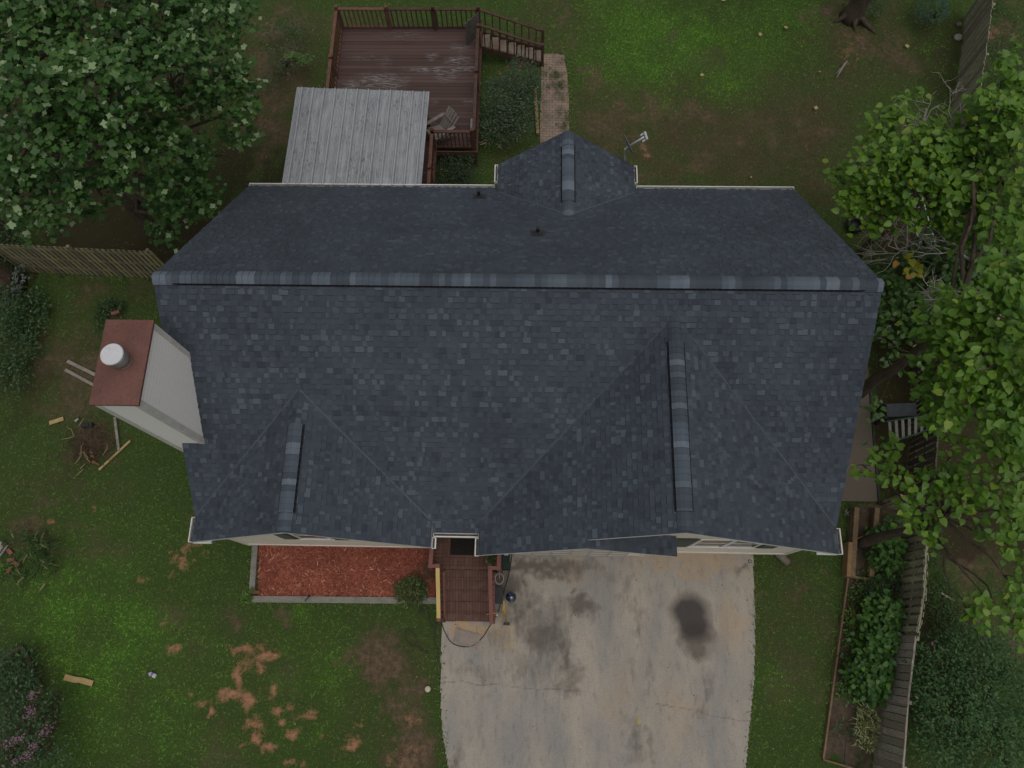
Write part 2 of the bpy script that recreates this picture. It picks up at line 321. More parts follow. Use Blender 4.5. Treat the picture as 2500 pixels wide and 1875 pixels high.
TAN = [(1140, 1532, 46, 26, 1.2), (1120, 1525, 30, 16, 1), (1640, 1370, 120, 20, .7), (1730, 1360, 90, 22, .8), (1790, 1500, 40, 60, .5), (1170, 1530, 70, 20, .9), (1400, 1420, 40, 30, .5), (1200, 1560, 40, 26, .7), (1640, 1760, 80, 60, .4), (1480, 1700, 60, 60, .4)]
mt, nt, b = new_mat('old_concrete', .85, .25)
n1 = noise(nt, 1.1, 6, .6, stretch=(1, .35, 1)); n2 = noise(nt, 26, 4, .75); n3 = noise(nt, 5, 5, .7, stretch=(1.6, .5, 1))
c = mixc(nt, maprange(nt, n1, .36, .64), (.42, .37, .305), (.300, .284, .258))
c = mixc(nt, attr(nt, 'tan'), c, (.45, .325, .20))
c = mixc(nt, maprange(nt, n3, .52, .78, 0, .35), c, (.185, .165, .145))
g = maprange(nt, math_n(nt, 'ADD', attr(nt, 'grime_shade'), math_n(nt, 'MULTIPLY', math_n(nt, 'SUBTRACT', n3, .5), 1.0)), .05, .72)
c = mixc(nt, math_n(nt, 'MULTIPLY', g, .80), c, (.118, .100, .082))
c = mixc(nt, math_n(nt, 'MULTIPLY', attr(nt, 'wet'), .8), c, (.125, .102, .085))
c = mixc(nt, math_n(nt, 'MULTIPLY', attr(nt, 'oil'), .93), c, (.060, .052, .050))
dk = maprange(nt, n2, .3, .7, .86, 1.13); vm = nt.nodes.new('ShaderNodeVectorMath'); vm.operation = 'SCALE'; nt.links.new(c, vm.inputs[0]); nt.links.new(dk, vm.inputs['Scale'])
c = mixc(nt, attr(nt, 'crack'), vm.outputs[0], (.08, .07, .06))
nt.links.new(c, b.inputs['Base Color']); bump(nt, b, n2, .25, .01); M_CONC = mt
def line_mask(x, y, pts, w, seed=1):
    o = np.zeros_like(x); wob = (fbm(x, y, .4, seed)-.5)*.12; wob2 = (fbm(x, y, .4, seed+5)-.5)*.12
    for (a, b_) in zip(pts[:-1], pts[1:]):
        p = np.array(at(*a, 0)[:2]); q = np.array(at(*b_, 0)[:2]); d = q-p; L2 = d@d
        t = np.clip(((x+wob-p[0])*d[0]+(y+wob2-p[1])*d[1])/L2, 0, 1)
        o = np.maximum(o, np.clip(1.3-np.hypot(x+wob-p[0]-t*d[0], y+wob2-p[1]-t*d[1])/w, 0, 1))
    return o
def cracks(x, y):
    return np.clip(line_mask(x, y, [(1085, 1662), (1200, 1672), (1310, 1682), (1435, 1686)], .014)*.5+line_mask(x, y, [(1600, 1718), (1700, 1735), (1760, 1752), (1822, 1760)], .013)*.55
                   + line_mask(x, y, [(1768, 1560), (1782, 1610)], .012)*.5+line_mask(x, y, [(1150, 1610), (1178, 1652)], .012)*.5+line_mask(x, y, [(1712, 1600), (1715, 1650), (1722, 1700)], .03)*.25, 0, 1)*np.clip(fbm(x, y, .5, 44)*2.5-.4, .2, 1)
struct(sheet('driveway', np.arange(5.3, 14.6, .03), np.arange(-13.5, -4.4, .03), lambda x, y: .028+(fbm(x, y, 2, 8)-.5)*.008,
             dict(oil=lambda x, y: blob_mask(x, y, ST1, .09, 3, 5), wet=lambda x, y: blob_mask(x, y, ST2, .22, 5, 5), grime_shade=lambda x, y: blob_mask(x, y, ST3, .6, 7, 1.6), tan=lambda x, y: blob_mask(x, y, TAN, .8, 9, 1.3), crack=cracks), M_CONC,
             lambda x, y: in_poly(x+(fbm(x, y, .3, 2)-.5)*.035, y, DRIVE)))
struct(sheet('side_walk', np.arange(14.5, 19.5, .04), np.arange(-5.0, 2.5, .04), lambda x, y: .03+0*x, dict(oil=lambda x, y: 0*x, wet=lambda x, y: 0*x+.5, grime_shade=lambda x, y: .8+.5*fbm(x, y, .8, 3), tan=lambda x, y: .5+0*x, crack=lambda x, y: 0*x), M_CONC,  # high even mask level here paints tree shade onto the walk
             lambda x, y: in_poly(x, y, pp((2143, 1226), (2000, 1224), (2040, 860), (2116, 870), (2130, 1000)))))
# back brick path ----------------------------------------------------
mt, nt, b = new_mat('path_brick', .9, .2)
br = N(nt, 'ShaderNodeTexBrick'); br.inputs['Scale'].default_value = 1; br.inputs['Mortar Size'].default_value = .007; br.inputs['Brick Width'].default_value = .21; br.inputs['Row Height'].default_value = .105
br.inputs['Color1'].default_value = (.34, .245, .185, 1); br.inputs['Color2'].default_value = (.29, .225, .18, 1); br.inputs['Mortar'].default_value = (.15, .12, .09, 1)
g = nt.nodes.new('ShaderNodeNewGeometry'); nt.links.new(g.outputs['Position'], br.inputs['Vector'])
c = mixc(nt, maprange(nt, noise(nt, 3, 5), .45, .75), br.outputs['Color'], (.13, .11, .08)); nt.links.new(c, b.inputs['Base Color']); bump(nt, b, br.outputs['Fac'], -.5, .01)
struct(sheet('brick_path', np.arange(6.8, 11, .025), np.arange(4.6, 13, .04), lambda x, y: .02+(fbm(x, y, .6, 3)-.5)*.03, {}, mt,
             lambda x, y: in_poly(x+(fbm(x, y, .5, 2)-.5)*.05, y, pp((1323, 131), (1376, 134), (1385, 180), (1388, 217), (1390, 400), (1318, 400), (1320, 250)))))
# soil in the side bed
M_SOIL = mat('dark_soil', (.075, .058, .040), (.125, .098, .068), 5, .95, .1, fine=.45, bumps=.8)
SOILBED = pp((2072, 1232), (2140, 1232), (2230, 1250), (2215, 1450), (2200, 1600), (2140, 1770), (2120, 1890), (2006, 1852), (2030, 1680), (2062, 1440))
struct(sheet('bed_soil', np.arange(13, 20.5, .06), np.arange(-12.5, -3.3, .06), lambda x, y: .03+(fbm(x, y, .5, 5)-.5)*.08, {}, M_SOIL, lambda x, y: in_poly(x, y, SOILBED)))

# mulch -----------------------------------------------------------------
M_MULCH = mat('red_mulch_base', (.33, .105, .070), (.20, .065, .045), 9, .95, .1, fine=.5, bumps=.9)
MUL = [(.82, -4.6), (5.75, -4.6), (5.75, -6.35), (.93, -6.35)]
a0 = at(634, 1322); a1 = at(632, 1455); a2 = at(1062, 1458)
MUL = [(a0.x, -4.6), (5.7, -4.6), (a2.x, a2.y), (a1.x, a1.y)]
struct(sheet('mulch_bed', np.arange(.3, 6, .05), np.arange(-7, -4.5, .05), lambda x, y: .06+(fbm(x, y, .35, 5)-.5)*.07, {}, M_MULCH, lambda x, y: in_poly(x, y, MUL)))
n = 9000; px_ = rng.uniform(.4, 5.8, n); py_ = rng.uniform(-6.9, -4.7, n); k = in_poly(px_, py_, MUL) & ~((px_ > 4.9) & (py_ < -5.4) & (rng.random(n) < .6)); px_ = px_[k]; py_ = py_[k]; n = len(px_)
CHIP = ([(0, -.1, 0), (1, -.06, 0), (1, .07, 0), (0, .1, 0)], [(0, 1, 2, 3)])
hd = rng.normal(size=(n, 3)); hd[:, 2] *= .25
mm = leaf_mat('mulch_chips', (.17, .050, .034), (.50, .165, .105), (.58, .33, .22), .85, .15, .05, .0)
tag(leaf_obj('mulch_chips', CHIP, np.stack([px_, py_, .085+rng.random(n)*.03], 1), rand_dirs(n, 1, .35), hd, rng.uniform(.05, .13, n), mm), 'shredded red wood mulch covering the front bed', 'mulch', kind='stuff')

# grass ------------------------------------------------------------------
HOUSE_POLY = [(.3, -4.9), (15.1, -4.9), (15.1, 4.5), (.3, 4.5)]
def grow(n, lo, hi, seed):
    x = rng.uniform(lo[0], hi[0], n); y = rng.uniform(lo[1], hi[1], n)
    bare = np.maximum.reduce([np.clip(g_clay(x, y)*1.5+(fbm(x, y, .2, 210)-.5)*1.6, 0, 1)*(g_clay(x, y) > .05), g_dirt(x, y)*.78, g_litter(x, y)*.92]); lush = g_lush(x, y)
    keep = rng.random(n) < np.clip(1-bare, 0.02, 1)*(.55+.45*lush)
    for P in (HOUSE_POLY, DRIVE, MUL, SOILBED, pp((1320, 131), (1378, 134), (1388, 217), (1390, 400), (1318, 400)), [(5.5, -6.8), (7.4, -6.8), (7.4, -4.8), (5.5, -4.8)], [(1.5, 4.8), (5, 4.8), (5, 7.4), (6.3, 7.5), (6.3, 12.4), (1.5, 12.4)], pp((2143, 1226), (2000, 1224), (2040, 860), (2116, 870))):
        keep &= ~in_poly(x, y, P)
    return x[keep], y[keep], lush[keep]
x, y, lu = grow(560000, (-11.5, -11.2), (25.5, 15), 1)
BL = ([(0, -.14, 0), (0, .14, 0), (1, 0, 0)], [(0, 1, 2)])
mt, nt, b = new_mat('grass_blades', .6, .2)
r = rand_island(nt)
gcol = mixc(nt, r, (.080, .140, .024), (.150, .222, .046))
big = maprange(nt, noise(nt, .45, 5, .65), .40, .60)
gcol = mixc(nt, big, gcol, mixc(nt, r, (.062, .155, .027), (.112, .235, .044)))
gcol = mixc(nt, attr(nt, 'dry'), gcol, mixc(nt, r, (.088, .078, .034), (.165, .138, .070)))
gcol = mixc(nt, attr(nt, 'lush'), gcol, mixc(nt, r, (.084, .215, .016), (.220, .420, .042)))
wn = N(nt, 'ShaderNodeTexWhiteNoise', noise_dimensions='1D'); nt.links.new(r, wn.inputs['W'])
gcol = mixc(nt, math_n(nt, 'LESS_THAN', wn.outputs['Value'], .06), gcol, (.18, .155, .075))
tf = maprange(nt, noise(nt, 9, 3, .7), .32, .68, .62, 1.38); vm = nt.nodes.new('ShaderNodeVectorMath'); vm.operation = 'SCALE'; nt.links.new(gcol, vm.inputs[0]); nt.links.new(tf, vm.inputs['Scale']); gcol = vm.outputs[0]
nt.links.new(gcol, b.inputs['Base Color']); M_GR = mt
def blades(name, x, y, size, m_, label, attrs=None):
    n = len(x); hd = np.stack([rng.normal(size=n), rng.normal(size=n), rng.uniform(.15, 1.1, n)], 1)
    tag(leaf_obj(name, BL, np.stack([x, y, gz(x, y)+.0], 1), rand_dirs(n, .6, .6), hd, size, m_, attrs=attrs), label, 'grass', kind='stuff')
dry = np.clip(g_dirt(x, y)*1.2+g_dry(x, y)+(fbm(x, y, 1.4, 120)-.55)*1.2, 0, 1)*(1-lu)
blades('grass', x, y, rng.uniform(.05, .10, len(x))*(1+.25*lu), M_GR, 'short mown grass of the lawns with worn thin patches', dict(lush=lu, dry=dry))
k = rng.random(len(x)) < lu*.5
blades('lush_grass', x[k]+.02, y[k]+.02, rng.uniform(.05, .10, int(k.sum())), M_GR, 'thicker brighter grass and clover in the lush parts of the lawns', dict(lush=np.ones(int(k.sum())), dry=np.zeros(int(k.sum()))))
# ================================================================== HOUSE
ZR = 7.044; MS = .846; ZE = 3.19; WID = 15.4
mt, nt, b = new_mat('asphalt_shingle', .88, .28)
t = attr(nt, 'tone')
rp = nt.nodes.new('ShaderNodeValToRGB'); nt.links.new(t, rp.inputs[0])
e = rp.color_ramp.elements; e[0].position = 0; e[0].color = (.018, .020, .025, 1); e[1].position = 1; e[1].color = (.168, .200, .236, 1)
for p_, c_ in ((.3, (.050, .061, .076, 1)), (.55, (.072, .087, .107, 1)), (.8, (.112, .136, .163, 1))): k = e.new(p_); k.color = c_
gr = noise(nt, 90, 3, .8); lg = noise(nt, .6, 4, .6)
dk = math_n(nt, 'MULTIPLY', maprange(nt, gr, .3, .7, .72, 1.28), maprange(nt, lg, .35, .65, .90, 1.10))
vm = nt.nodes.new('ShaderNodeVectorMath'); vm.operation = 'SCALE'; nt.links.new(rp.outputs[0], vm.inputs[0]); nt.links.new(dk, vm.inputs['Scale'])
nt.links.new(vm.outputs[0], b.inputs['Base Color']); bump(nt, b, gr, .35, .006); M_SH = mt
M_TRIM = mat('white_trim', (.82, .81, .78), (.72, .70, .66), 3, .5, .4, fine=.06)
M_CREAM = mat('cream_paint', (.80, .74, .62), (.74, .68, .56), 2, .6, .3, fine=.08)
M_SIDING = mat('cream_siding', (.82, .76, .63), (.76, .69, .56), 2, .6, .3, fine=.08)
M_DARK = mat('black_rubber', (.018, .018, .020), (.03, .03, .03), 6, .55, .4)
M_GLASS = mat('window_glass', (.012, .014, .016), (.02, .022, .024), 1, .12, .25, fine=.05)
M_SHUT = mat('green_shutter', (.055, .062, .045), (.075, .08, .06), 6, .6, .3)
M_DECKUNDER = mat('roof_underlay', (.02, .022, .025), (.03, .03, .032), 5, .9, .1)

def clip_poly(poly, a, b_):
    """keep the part of poly left of the directed line a->b"""
    out = []; n = len(poly)
    sd = lambda p: (b_[0]-a[0])*(p[1]-a[1])-(b_[1]-a[1])*(p[0]-a[0])
    for i in range(n):
        p, q = poly[i], poly[(i+1) % n]; sp, sq = sd(p), sd(q)
        if sp >= 0: out.append(p)
        if (sp > 0 and sq < 0) or (sp < 0 and sq > 0):
            k = sp/(sp-sq); out.append((p[0]+(q[0]-p[0])*k, p[1]+(q[1]-p[1])*k))
    return out
def area(p): return sum(p[i][0]*p[(i+1) % len(p)][1]-p[(i+1) % len(p)][0]*p[i][1] for i in range(len(p)))/2
def shingles(mb, O, u, v, poly, seed, expo=.128, con=.95):
    """courses of laminated shingles on the plane O + a*u + b*v (v points down the slope), clipped to a convex polygon"""
    R = random.Random(seed); O = Vector(O); u = Vector(u).normalized(); v = Vector(v).normalized(); nn = u.cross(v)
    if nn.z < 0: nn = -nn
    if area(poly) < 0: poly = poly[::-1]
    a0 = min(p[0] for p in poly); a1 = max(p[0] for p in poly); b0 = min(p[1] for p in poly); b1 = max(p[1] for p in poly)
    k0 = int(math.floor(b0/expo)); k1 = int(math.ceil(b1/expo))
    for k in range(k0, k1):
        v0, v1 = k*expo, (k+1)*expo; a = a0-R.random()*.3; tooth = R.random() < .5; rt = R.uniform(-.05, .05)
        while a < a1:
            w = R.choice((.07, .09, .11, .13, .15, .19))*R.uniform(.85, 1.15)*(1.0 if tooth else .9)
            rect = [(a, v0), (a+w, v0), (a+w, v1), (a, v1)]
            for i in range(len(poly)):
                if len(rect) < 3: break
                rect = clip_poly(rect, poly[i], poly[(i+1) % len(poly)])
            if len(rect) >= 3 and abs(area(rect)) > 1e-5:
                hb = .018 if tooth else .008
                tone = (R.choice((.27, .40, .44, .47, .50, .53, .56, .60, .70)) if tooth else R.choice((.36, .41, .44, .47)))+rt*.6+R.uniform(-.03, .03)
                tone = .5+(tone-.5)*con
                H = lambda bb: .003+(hb-.003)*(bb-v0)/expo
                top = [O+u*p[0]+v*p[1]+nn*H(p[1]) for p in rect]; bot = [O+u*p[0]+v*p[1]-nn*.002 for p in rect]
                m_ = len(rect); mb.add(top+bot, [tuple(range(m_))], tone)
                o = len(mb.v)-2*m_
                for i in range(m_): mb.f.append((o+i, o+m_+i, o+m_+(i+1) % m_, o+(i+1) % m_)); mb.t.append(.10)
            if tooth and len(rect) == 4 and abs(abs(area(rect))-w*expo) < 1e-6 and v1+.02 < b1 and R.random() < .72:
                hh = .008; mb.add([O+u*q_[0]+v*q_[1]+nn*hh for q_ in ((a, v1), (a+w, v1), (a+w, v1+.017), (a, v1+.017))], [(0, 1, 2, 3)], .20)
            a += w; tooth = not tooth if R.random() < .85 else tooth
def slab(mb, pts, th=.15):
    """roof board: polygon of 3-D points, thickened straight down"""
    n = len(pts); top = [Vector(p)-Vector((0, 0, .006)) for p in pts]; bot = [p-Vector((0, 0, th)) for p in top]
    mb.add(top+bot, [tuple(range(n)), tuple(range(n, 2*n))[::-1]]+[(i, n+i, n+(i+1) % n, (i+1) % n) for i in range(n)])

house = thing('house', 'single storey house with a dark grey shingle roof, two front gables and one back gable', 'house', (7.7, 0, 0))
th = math.atan(MS); ct, st_ = math.cos(th), math.sin(th)
LF = 4.55/ct
roofm = MB()
shingles(roofm, (0, 0, ZR), (1, 0, 0), (0, -ct, -st_), [(0, 0), (WID, 0), (WID, LF), (0, LF)], 1)
shingles(roofm, (0, 0, ZR), (1, 0, 0), (0, -ct, -st_), [(5.70, LF), (6.96, LF), (6.96, 4.80/ct), (5.70, 4.80/ct)], 2)
shingles(roofm, (0, 0, ZR), (1, 0, 0), (0, ct, -st_), [(0, 0), (WID, 0), (WID, 4.86/ct), (0, 4.86/ct)], 3, con=.6)
roof = roofm.build('roof', M_SH, house)
zf = lambda y: ZR-MS*abs(y)
sm = MB(); slab(sm, [(.01, 0, ZR), (.01, -4.55, zf(4.55)), (WID-.01, -4.55, zf(4.55)), (WID-.01, 0, ZR)]); slab(sm, [(.01, 0, ZR), (WID-.01, 0, ZR), (WID-.01, 4.85, zf(4.85)), (.01, 4.85, zf(4.85))])
slab(sm, [(5.70, -4.55, zf(4.55)), (5.70, -4.79, zf(4.79)), (6.96, -4.79, zf(4.79)), (6.96, -4.55, zf(4.55))])
sm.build('fascia', M_TRIM, roof)

def caps(mb, p, q, slope_a, slope_b, lift, seed, w=.15, ex=.135, fl=.014):
    """ridge caps from p to q bent over the ridge; lift is the height of the vent below them"""
    R = random.Random(seed); p = Vector(p); q = Vector(q); d = (q-p); L = d.length; d.normalize(); side = d.cross(Vector((0, 0, 1))).normalized()
    n = int(L/ex)+1; last = .6
    for k in range(n):
        a, b_ = k*ex, min(L, (k+1)*ex+.03)
        if R.random() < .85: last = R.choice((.50, .58, .66, .74, .82, .94))
        tone = last+R.uniform(-.04, .04); vs = []
        for s_, h in ((a, .002), (b_, .016)):
            for t_, dz in ((-1, -1), (-.55, -.42), (0, 0), (.55, -.42), (1, -1)):
                sl_ = slope_a if t_ < 0 else slope_b
                vs.append(p+d*s_+side*t_*w+Vector((0, 0, lift+h+dz*w*sl_*(.74 if lift > .03 else .95))))
            for t_ in (-1, 1):
                sl_ = slope_a if t_ < 0 else slope_b; vs.append(p+d*s_+side*t_*w+Vector((0, 0, -w*sl_-.01)))
        if lift > .03:
            for t_ in (-1, 1):
                sl_ = slope_a if t_ < 0 else slope_b; z_ = lambda w_: -w_*sl_+.026
                q0, q1 = p+d*a, p+d*min(L, b_)
                mb.add([q0+side*t_*(w-.01)+Vector((0, 0, z_(w))), q0+side*t_*(w+fl)+Vector((0, 0, z_(w+fl))), q1+side*t_*(w+fl)+Vector((0, 0, z_(w+fl))), q1+side*t_*(w-.01)+Vector((0, 0, z_(w)))], [(0, 1, 2, 3)], 0)  # dark strip along each vent side, painting in its overhang shadow
        mb.add(vs, [(0, 1, 8, 7), (1, 2, 9, 8), (2, 3, 10, 9), (3, 4, 11, 10)], tone)
        o = len(mb.v)-14
        for f in ((5, 0, 7, 12), (4, 6, 13, 11), (7, 8, 9, 10, 11, 13, 12)): mb.f.append(tuple(o+i for i in f)); mb.t.append(.04)
for a_, b_, k_ in ((-.01, .46, 5), (15.0, WID+.01, 6)): m1 = MB(); caps(m1, (a_, 0, ZR), (b_, 0, ZR), MS, MS, .015, k_, w=.16); m1.build('ridge_cap', M_SH, roof)
m1 = MB(); caps(m1, (.42, 0, ZR), (15.03, 0, ZR), MS, MS, .04, 7); m1.build('ridge_vent', M_SH, roof)

def gable(xl, xr, zr, polys_l, polys_r, yfun, seed, vent, capr, ze=ZE, sgn=-1):
    """cross gable: ridge runs along y; polys are lists of (x, y) corners of each slope"""
    xc = (xl+xr)/2; s = (zr-ze)/(xc-xl); a = math.atan(s); g = MB(); sl_ = MB()
    for P in polys_l:
        shingles(g, (xc, 0, zr), (0, 1, 0), (-math.cos(a), 0, -math.sin(a)), [(y, (xc-x)/math.cos(a)) for x, y in P], seed)
        slab(sl_, [(x, y-.01*(1 if False else 0), ze+s*(x-xl)) for x, y in P]); seed += 1
    for P in polys_r:
        shingles(g, (xc, 0, zr), (0, 1, 0), (math.cos(a), 0, -math.sin(a)), [(y, (x-xc)/math.cos(a)) for x, y in P], seed)
        slab(sl_, [(x, y, ze+s*(xr-x)) for x, y in P]); seed += 1
    # woven valley strips
    for (x0, y0), (x1, y1) in yfun:
        z = lambda x: ze+s*((x-xl) if x < xc+1e-6 else (xr-x)); n = 24
        for i in range(n):
            t0, t1 = i/n, (i+1)/n; p = Vector((x0+(x1-x0)*t0, y0+(y1-y0)*t0, 0)); q = Vector((x0+(x1-x0)*t1, y0+(y1-y0)*t1, 0)); p.z = z(p.x)+.021; q.z = z(q.x)+.021
            sd = Vector((-(y1-y0), x1-x0, 0)).normalized()*.022
            g.add([p-sd, q-sd, q+sd, p+sd], [(0, 1, 2, 3)], .63)
    o = g.build('gable_roof', M_SH, house); f = sl_.build('fascia', M_TRIM, o)
    for y0, y1 in capr: c = MB(); caps(c, (xc, y0, zr), (xc, y1, zr), s, s, .012, seed+9); c.build('ridge_cap', M_SH, o)
    c = MB(); caps(c, (xc, vent[0], zr), (xc, vent[1], zr), s, s, .032, seed+8, w=.158, fl=.034); c.build('ridge_vent', M_SH, o)
    return o
yv = lambda z: -(ZR-z)/MS
sR = (6.56-ZE)/4.25; zx = ZE+sR*2.4
yR = lambda px, py, z: at(px, py, z).y
gable(6.9, 15.4, 6.56, [[(6.9, -5.34), (6.9, -4.55), (9.3, yv(zx)), (9.3, -5.34)], [(9.3, -5.16), (9.3, yv(zx)), (11.15, -.57), (11.15, -5.16)]],
      [[(15.4, -5.16), (15.4, -4.55), (11.15, -.57), (11.15, -5.16)]], [((6.95, -4.53), (11.1, -.6)), ((15.35, -4.53), (11.2, -.6))], 20,
      (yR(1655, 828, 6.6), yR(1690, 1247, 6.6)), [(-.55, yR(1655, 828, 6.6)), (yR(1690, 1247, 6.6), -5.12)])
gable(0, 5.76, 5.39, [[(0, -5.15), (0, -4.55), (2.88, -1.95), (2.88, -5.15)]], [[(5.76, -5.18), (5.76, -4.55), (2.88, -1.95), (2.88, -5.15)]],
      [((.04, -4.53), (2.86, -1.98)), ((5.72, -4.53), (2.9, -1.98))], 40, (yR(718, 1031, 5.45), yR(690, 1249, 5.45)), [(yR(690, 1249, 5.45), -5.12)])
gable(7.1, 10.9, 4.45, [[(7.1, 5.45), (7.1, 4.55), (9.0, 3.07), (9.0, 5.66)]], [[(10.9, 5.45), (10.9, 4.55), (9.0, 3.07), (9.0, 5.66)]],
      [((7.14, 4.53), (8.98, 3.1)), ((10.86, 4.53), (9.02, 3.1))], 60, (yR(1389, 486, 4.5), yR(1390, 350, 4.5)), [(3.08, yR(1389, 486, 4.5)), (yR(1390, 350, 4.5), 5.64)])
# small garage gable sharing the left slope: its right-hand slope
sx = (zx-3.70)/2.2; a = math.atan(sx); g = MB()
shingles(g, (9.3, 0, zx), (0, 1, 0), (math.cos(a), 0, -math.sin(a)), [(-5.34, 0), (-4.88, 0), (-4.88, 2.2/math.cos(a)), (-5.34, 2.2/math.cos(a))], 80)
gg = g.build('garage_roof', M_SH, house); s2 = MB(); slab(s2, [(9.3, -5.335, zx), (9.3, -4.88, zx), (11.49, -4.88, 3.705), (11.49, -5.335, 3.705)], .12); s2.build('fascia', M_TRIM, gg)
# walls ---------------------------------------------------------------
FOOT = [(.3, -4.87), (5.45, -4.87), (5.45, -3.9), (7.2, -3.9), (7.2, -4.97), (11.2, -4.97), (11.2, -4.87), (15.1, -4.87), (15.1, 4.4), (10.6, 4.4), (10.6, 5.15), (7.4, 5.15), (7.4, 4.4), (.3, 4.4)]
w = MB()
def lap(mb, poly, z0, z1, ex=.13, out=.012):
    """lap siding round a footprint (counter-clockwise): sawtooth courses"""
    n = len(poly)
    def off(d):
        r = []
        for i in range(n):
            p0, p1, p2 = (Vector(poly[j % n]) for j in (i-1, i, i+1)); a_ = (p1-p0).normalized(); b_ = (p2-p1).normalized()
            na = Vector((a_.y, -a_.x)); nb = Vector((b_.y, -b_.x)); k = (na+nb); k /= max(.3, k.dot(na)); r.append(p1+k*d)
        return r
    A, B_ = off(out), off(.001); z = z0
    while z < z1-1e-4:
        zt = min(z+ex, z1); lo = [(p.x, p.y, z) for p in A]; hi = [(p.x, p.y, zt) for p in B_]; un = [(p.x, p.y, z) for p in B_]
        mb.add(lo+hi+un, [(i, (i+1) % n, n+(i+1) % n, n+i) for i in range(n)]+[(i, 2*n+i, 2*n+(i+1) % n, (i+1) % n) for i in range(n)], .5)
        zg = zt-ex*.26; k_ = .26*(out-.001)+.0015; Gp = off(k_); mb.add([(p.x, p.y, zg) for p in Gp]+[(p.x, p.y, zt+.0) for p in off(.0028)], [(i, (i+1) % n, n+(i+1) % n, n+i) for i in range(n)], .15); z = zt  # groove strip whose own tone paints the shadow line of each lap
    mb.add([(p.x, p.y, z1) for p in B_], [tuple(range(n))])
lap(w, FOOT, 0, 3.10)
def tri(mb, x0, x1, z0, xc_, zc, y0, y1):
    mb.add([(x0, y0, z0), (x1, y0, z0), (xc_, y0, zc), (x0, y1, z0), (x1, y1, z0), (xc_, y1, zc)], [(0, 1, 2), (3, 5, 4), (0, 3, 4, 1), (1, 4, 5, 2), (0, 2, 5, 3)])
tri(w, .3, 5.45, 3.1, 2.88, 5.10, -4.87, -4.6); tri(w, 7.2, 15.1, 3.1, 11.15, 6.25, -4.87, -4.6); tri(w, 7.2, 11.2, 3.1, 9.3, 4.76, -4.97, -4.88); tri(w, 7.4, 10.6, 3.1, 9.0, 4.16, 4.9, 5.15)
for x0 in (.3, 14.9): w.add([(x0+dx, y, z) for dx in (0, .2) for y, z in ((-4.4, 3.1), (4.4, 3.1), (0, 6.8))], [(0, 1, 2), (3, 5, 4), (0, 3, 4, 1), (1, 4, 5, 2), (0, 2, 5, 3)])
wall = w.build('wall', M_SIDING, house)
for x, y in ((.3, -4.87), (5.45, -4.87), (15.1, -4.87), (7.2, -4.97), (11.2, -4.97), (.3, 4.4), (15.1, 4.4)): c = MB(); c.bx((x-.05, y-.03, 0), (x+.05, y+.05, 3.12)); c.build('corner_trim', M_CREAM, wall)
for x0, x1 in ((.36, 5.39), (11.26, 15.04)): c = MB(); c.bx((x0, -4.90, .25), (x1, -4.872, .40)); c.build('base_trim', M_CREAM, wall)
def window(x0, x1, z0, z1, y, mull, sh):
    f = MB(); d = .022
    for a_, b_ in (((x0, y-d, z0), (x1, y, z0+.07)), ((x0, y-d, z1-.07), (x1, y, z1)), ((x0, y-d, z0+.07), (x0+.07, y, z1-.07)), ((x1-.07, y-d, z0+.07), (x1, y, z1-.07)), ((x0+.07, y-d+.01, (z0+z1)/2-.025), (x1-.07, y, (z0+z1)/2+.025))): f.bx(a_, b_)
    for q_ in mull: f.bx((q_-.05, y-d-.003, z0+.07), (q_+.05, y, z1-.07))
    f.bx((x0-.02, y-.035, z0-.04), (x1+.02, y, z0-.002)); o = f.build('window', M_TRIM, house)
    gl = MB(); gl.bx((x0+.07, y-.008, z0+.07), (x1-.07, y-.001, z1-.07)); gl.build('pane', M_GLASS, o)
    for a_, b_ in sh:
        s_ = MB(); s_.bx((a_, y-.022, z0-.03), (b_, y-.005, z1+.03))
        for k in range(int((z1-z0)/.07)): s_.box(((a_+b_)/2, y-.024, z0+.05+k*.07), (b_-a_-.08, .012, .045), rot=Matrix.Rotation(.5, 3, 'X'))
        s_.build('shutter', M_SHUT, house)
window(2.26, 3.10, 1.95, 3.25, -4.88, [], [(1.82, 2.22), (3.14, 3.54)])
window(12.16, 13.82, 1.80, 3.30, -4.88, [12.99], [(11.58, 12.12), (13.86, 14.32)])
dr = MB(); dr.bx((7.65, -5.02, .03), (10.75, -4.99, 2.15))
for k in range(4):
    for j in range(6): dr.bx((7.72+j*.505, -5.032, .1+k*.52), (8.15+j*.505, -5.02, .5+k*.52))
dr.build('garage_door', mat('aged_door_paint', (.55, .51, .44), (.48, .44, .38), 2, .6, .3, fine=.08), house)
dr = MB(); dr.bx((5.85, -3.97, .92), (6.8, -3.92, 2.95)); dd = dr.build('front_door', mat('red_door', (.17, .04, .03)), house); kn = MB(); kn.lathe((6.7, -4.0, 1.9), [(.0, -.03), (.03, -.02), (.03, .02), (0, .03)], 8); kn.build('handle', M_DARK, dd)
# gutters ---------------------------------------------------------------
M_TROUGH = mat('dirty_shaded_trough', (.16, .15, .13), (.07, .065, .05), 9, .8, .2)  # dirt and the gutter's inner shade, both put into this dark colour
def gutter(p, q, out):
    g = MB(); p = Vector(p); q = Vector(q); o = Vector(out); d = (q-p).normalized(); R = Matrix((d, o, Vector((0, 0, 1)))).transposed(); L = (q-p).length
    for off, dz, w_, h in ((.082, -.05, .016, .11), (.0, -.05, .010, .10), (.074, .004, .022, .010)): g.box((p+q)/2+o*off+Vector((0, 0, dz)), (L, w_, h), rot=R)
    for e_ in (p, q): g.box(e_+o*.042+Vector((0, 0, -.05)), (.012, .090, .105), rot=R)
    go = g.build('gutter', M_TRIM, house); g = MB(); g.box((p+q)/2+o*.04+Vector((0, 0, -.095)), (L, .074, .012), rot=R); g.build('trough', M_TROUGH, go)
zb = zf(4.86)-.01
